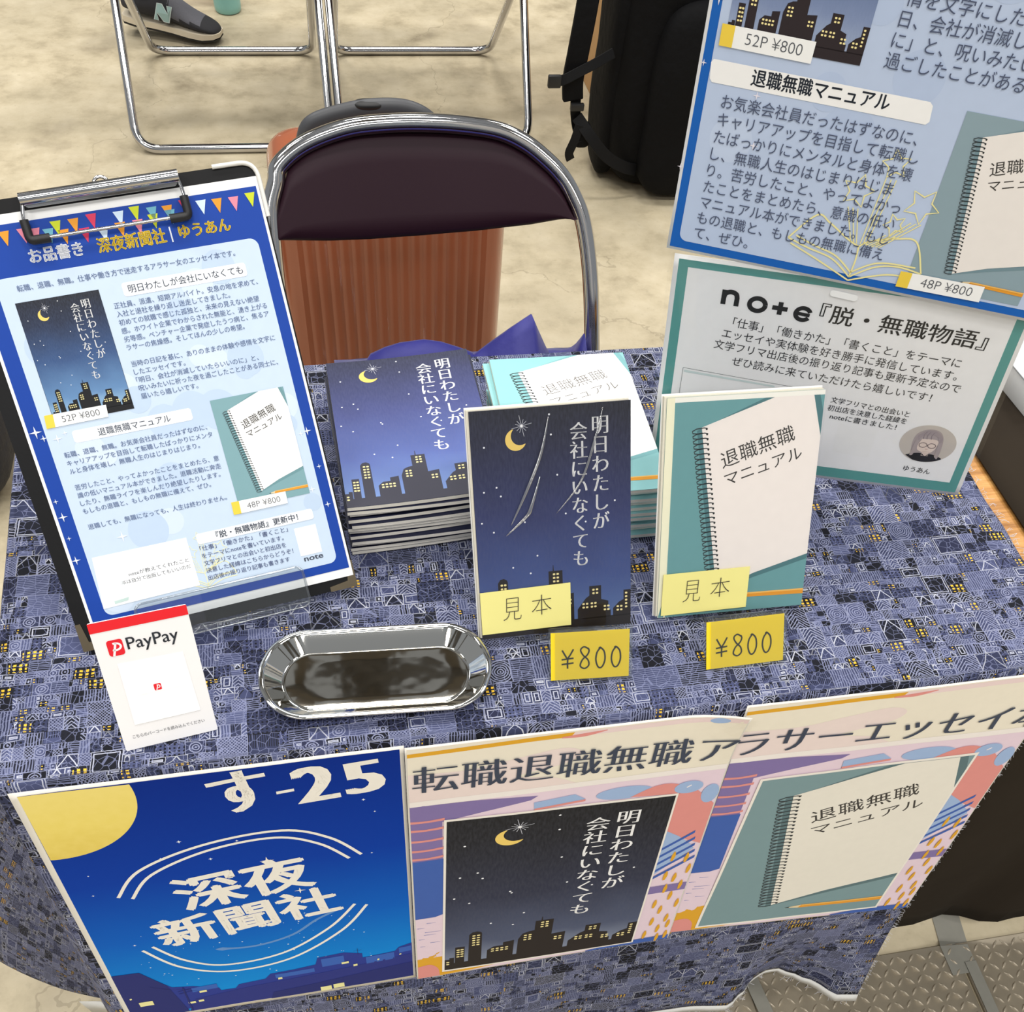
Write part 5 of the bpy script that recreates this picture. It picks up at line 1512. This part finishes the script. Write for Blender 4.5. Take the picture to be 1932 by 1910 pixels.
# ================================================================== SNEAKER, BOTTLE, POUCH
def sneaker():
    t = empty('sneaker', (-.232, 2.985, .0)); t.rotation_euler = (0, radians(6), radians(-15)); t.location.z = .036
    tag(t, 'dark grey sneaker with a pale letter patch behind the chair legs', 'shoe')
    SU = mat('grey_suede', '#3c3c42', .8, var=.12, vs=80, bump=.3, bs=600); NYL = mat('grey_mesh', '#5c5c63', .7, var=.15, vs=300)
    BLK = mat('black_suede', '#26262a', .8, var=.15, vs=90)
    L = .285
    sec = [(0.0, .034, .030, .095), (.012, .034, .037, .102), (.04, .030, .040, .100), (.08, .028, .040, .098), (.115, .027, .040, .104), (.145, .026, .041, .098), (.175, .024, .043, .078), (.205, .022, .046, .060), (.235, .021, .046, .050), (.262, .020, .040, .042), (.278, .019, .026, .036), (.285, .019, .010, .028)]
    n = 20; V = []; MI = []
    for x, zb, hw, zt in sec:
        for k in range(n):
            a = 2 * pi * k / n
            u = math.copysign(abs(cos(a)) ** .7, cos(a)); v = math.copysign(abs(sin(a)) ** .8, sin(a))
            nar = 1 - .38 * max(0, v) * (1 if x < .19 else .6)
            V.append((x, u * hw * nar, (zb + zt) / 2 + v * (zt - zb) / 2))
    F = grid_faces(len(sec), n); F += [(i * n + n - 1, (i + 1) * n + n - 1, (i + 1) * n, i * n) for i in range(len(sec) - 1)]
    F += [tuple(range(n)), tuple((len(sec) - 1) * n + k for k in range(n - 1, -1, -1))]
    for f in F:
        cx = sum(V[i][0] for i in f) / len(f); cz = sum(V[i][2] for i in f) / len(f)
        MI.append(2 if (cx > .225 or .045 < cx < .155 or cz < .045) else (0 if cx < .05 else 1))
    u_ = mesh_obj('upper', V, F, [SU, NYL, BLK], t, True, mi=MI)
    md = u_.modifiers.new('s', 'SUBSURF'); md.levels = 1; md.render_levels = 2
    def sole(nm, z0, z1, g, m_):
        o = [];
        for x, w_ in ((0, .020), (.008, .033), (.04, .040), (.10, .037), (.15, .039), (.20, .046), (.24, .046), (.27, .036), (.286, .018)): o.append((x, w_ * g))
        pts = [(x, w_) for x, w_ in o] + [(x, -w_) for x, w_ in o[::-1]]
        bm = bmesh.new(); b_ = [bm.verts.new((x, y, z0 + .010 * max(0, (x - .22) / .07) ** 2)) for x, y in pts]; tp = [bm.verts.new((x, y, z1 + .006 * max(0, (x - .22) / .07) ** 2)) for x, y in pts]
        bm.faces.new(b_); bm.faces.new(tp[::-1]); k = len(pts)
        for i in range(k): bm.faces.new((b_[i], tp[i], tp[(i + 1) % k], b_[(i + 1) % k]))
        return bm_obj(nm, bm, m_, t, autos=40)
    sole('midsole', .006, .021, 1.03, mat('cream_rubber', '#d9cdb6', .6)); sole('outsole', .0, .006, 1.0, BLACKPL)
    Pn = Print(lambda u, v, h: (u / 1000, -.0445 - h + .0004 * max(0, v - 58), v / 1000), .0015, .0004)
    N_ = [(104, 36), (117, 36), (114, 56), (132, 35), (147, 35), (156, 76), (142, 76), (145, 57), (128, 78), (114, 78)]
    Pn.poly(N_, '#9fbdba', 1); Pn.stroke(N_, 2.0, '#d2dcd9', 2, True)
    Pn.build('letter_patch', t)
    tube('collar_lining', catmull([(.02, -.03, .098), (.005, 0, .108), (.02, .03, .098), (.07, .034, .092), (.108, .02, .105), (.108, -.02, .105), (.07, -.034, .092)], 6, True), .005, mat('cream_lining', '#cfc6b2', .8), t, n=8, closed=True)
    lc = mat('laces', '#5c5c62', .8)
    for k in range(5):
        x = .125 + k * .019; z = .106 - .010 * k - (.002 * k * k)
        tube('lace', catmull([(x - .004, -.030, z - .018), (x, -.012, z), (x + .004, .012, z), (x + .002, .030, z - .018)], 4), .0032, lc, t, n=6)
sneaker()
bt = empty('drink_bottle', (.062, 3.135, 0)); tag(bt, 'teal drink bottle standing on the floor near the sneaker', 'bottle')
def lathe(name, prof, m_, parent, n=40):
    V = []; 
    for r, z in prof:
        for k in range(n): V.append((r * cos(2 * pi * k / n), r * sin(2 * pi * k / n), z))
    F = []
    for i in range(len(prof) - 1):
        for k in range(n): F.append((i * n + k, i * n + (k + 1) % n, (i + 1) * n + (k + 1) % n, (i + 1) * n + k))
    F.append(tuple(range(n - 1, -1, -1))); F.append(tuple((len(prof) - 1) * n + k for k in range(n)))
    return mesh_obj(name, V, F, m_, parent, autos=40)
lathe('body', [(.030, 0), (.037, .002), (.040, .007), (.041, .02), (.041, .17), (.037, .19), (.028, .20)], mat('teal_enamel', '#86bdb8', .35, var=.04), bt)
lathe('cap', [(.030, .198), (.031, .202), (.031, .232), (.028, .236)], BLACKPL, bt)
pz = superq(-.005, 3.26, .07, .07, .05, .07, .6, 32, 16)
o = mesh_obj('pouch', *pz, mat('red_nylon', '#8c1f2b', .6, var=.3, vs=20), None, True); tag(o, 'dark red pouch on the floor behind the sneaker toe', 'pouch')

# ================================================================== BACKPACK AND BOX
FAB = mat('black_nylon', '#09090b', .75, var=.25, vs=25, bump=.4, bs=45, bd=.006, spec=.15)
WEB = mat('black_webbing', '#0d0d0f', .6, var=.2, vs=200, bump=.4, bs=700, spec=.2)
bp = empty('backpack', (1.20, 2.18, 0)); tag(bp, 'black backpack with dangling buckled straps standing on the floor', 'backpack')
def bumpy(k, s): return lambda x, y, z: (x + s * noise.noise((x * 9, y * 9, z * 7 + k)), y + s * noise.noise((x * 8, y * 8 + k, z * 7 + 5)), z)
def lean_(f):
    def g(x, y, z):
        x, y, z = f(x, y, z); return (x + .10 * z * .25, y + .02 * z, z)
    return g
V, F = superq(.03, -.035, .315, .215, .15, .315, .42, 96, 60, lean_(bumpy(1, .010))); V = [(x, y, max(z, .001)) for x, y, z in V]
mesh_obj('main_body', V, F, FAB, bp, True)
V, F = superq(.06, -.165, .235, .175, .070, .225, .45, 80, 44, lean_(bumpy(3, .008))); mesh_obj('front_pocket', V, F, FAB, bp, True)
V, F = superq(-.172, -.05, .30, .034, .085, .29, .55, 48, 32, bumpy(7, .006)); mesh_obj('side_pocket', V, F, FAB, bp, True)
for x in (-.02, .10):
    tube('seam_piping', catmull([(x + .01, -.225, .05), (x + .02, -.238, .16), (x + .03, -.238, .30), (x + .035, -.222, .40), (x + .035, -.19, .455)], 6), .0035, WEB, bp, n=8)
def strap(name, pts, w, th_, m_=WEB, face=Vector((0, -1, .3))):
    c_ = catmull(pts, 8); V = []; F = []
    N = len(c_)
    for i, p in enumerate(c_):
        t_ = (c_[min(i + 1, N - 1)] - c_[max(i - 1, 0)]).normalized(); s_ = t_.cross(face).normalized(); nn = s_.cross(t_).normalized()
        for a, b in ((-1, -1), (1, -1), (1, 1), (-1, 1)): V.append(p + s_ * (a * w / 2) + nn * (b * th_ / 2))
    for i in range(N - 1):
        for k in range(4): F.append((i * 4 + k, i * 4 + (k + 1) % 4, (i + 1) * 4 + (k + 1) % 4, (i + 1) * 4 + k))
    F += [(3, 2, 1, 0), tuple((N - 1) * 4 + k for k in range(4))]
    o = mesh_obj(name, V, F, m_, bp, autos=40)
    md = o.modifiers.new('b', 'BEVEL'); md.width = min(w, th_) * .3; md.segments = 2
    return o
def W(px, y, z): return Vector((px - 1.20, y - 2.18, z))
strap('shoulder_strap', [W(.925, 2.05, .50), W(.915, 2.03, .42), W(.905, 2.02, .34), W(.900, 2.02, .28), W(.905, 2.02, .235)], .050, .016, FAB)
strap('strap_webbing', [W(.912, 2.02, .25), W(.915, 2.02, .21), W(.925, 2.02, .17), W(.935, 2.0, .145)], .026, .003)
strap('chest_strap', [W(.995, 2.03, .335), W(.945, 2.012, .318), W(.905, 2.0, .305), W(.878, 1.99, .297), W(.858, 1.99, .290)], .022, .003)
strap('lower_strap', [W(.918, 2.01, .20), W(.955, 1.99, .16), W(1.0, 1.985, .115), W(1.05, 1.99, .085), W(1.09, 2.0, .07)], .028, .003)
strap('strap_tail', [W(.925, 2.0, .185), W(.915, 1.995, .15), W(.905, 1.995, .12), W(.912, 2.0, .10)], .022, .003)
o = box('buckle', (-.3685, -.196, .276), (-.337, -.184, .304), BLACKPL, bp, .003); 
o = box('strap_adjuster', (-.302, -.178, .215), (-.268, -.166, .232), BLACKPL, bp, .003)
V, F = superq(-.262, -.165, .155, .022, .016, .03, .6, 24, 16); mesh_obj('strap_end_fold', V, F, FAB, bp, True)
CARD = mat('cardboard', '#c49a68', .8, var=.08, vs=30)
bxo = empty('cardboard_box', (1.20, 2.55, 0)); tag(bxo, 'plain cardboard box just seen between the backpack and its strap', 'box')
box('carton', (-.095, -.12, 0), (.20, .16, .48), CARD, bxo, .002); box('packing_tape', (-.02, -.1205, .05), (.03, .1605, .4815), mat('tan_tape', '#b58b58', .35), bxo, .0004)
V, F = superq(-.53, 1.10, .11, .21, .15, .11, .6, 48, 24, bumpy(4, .02)); V = [(x, y, max(z, .001)) for x, y, z in V]
o = mesh_obj('dark_bag', V, F, mat('dark_quilted', '#1b1c24', .75, var=.5, vs=40, bump=.5, bs=60, bd=.008), None, True)
tag(o, 'soft dark bag on the floor left of the table end', 'bag')
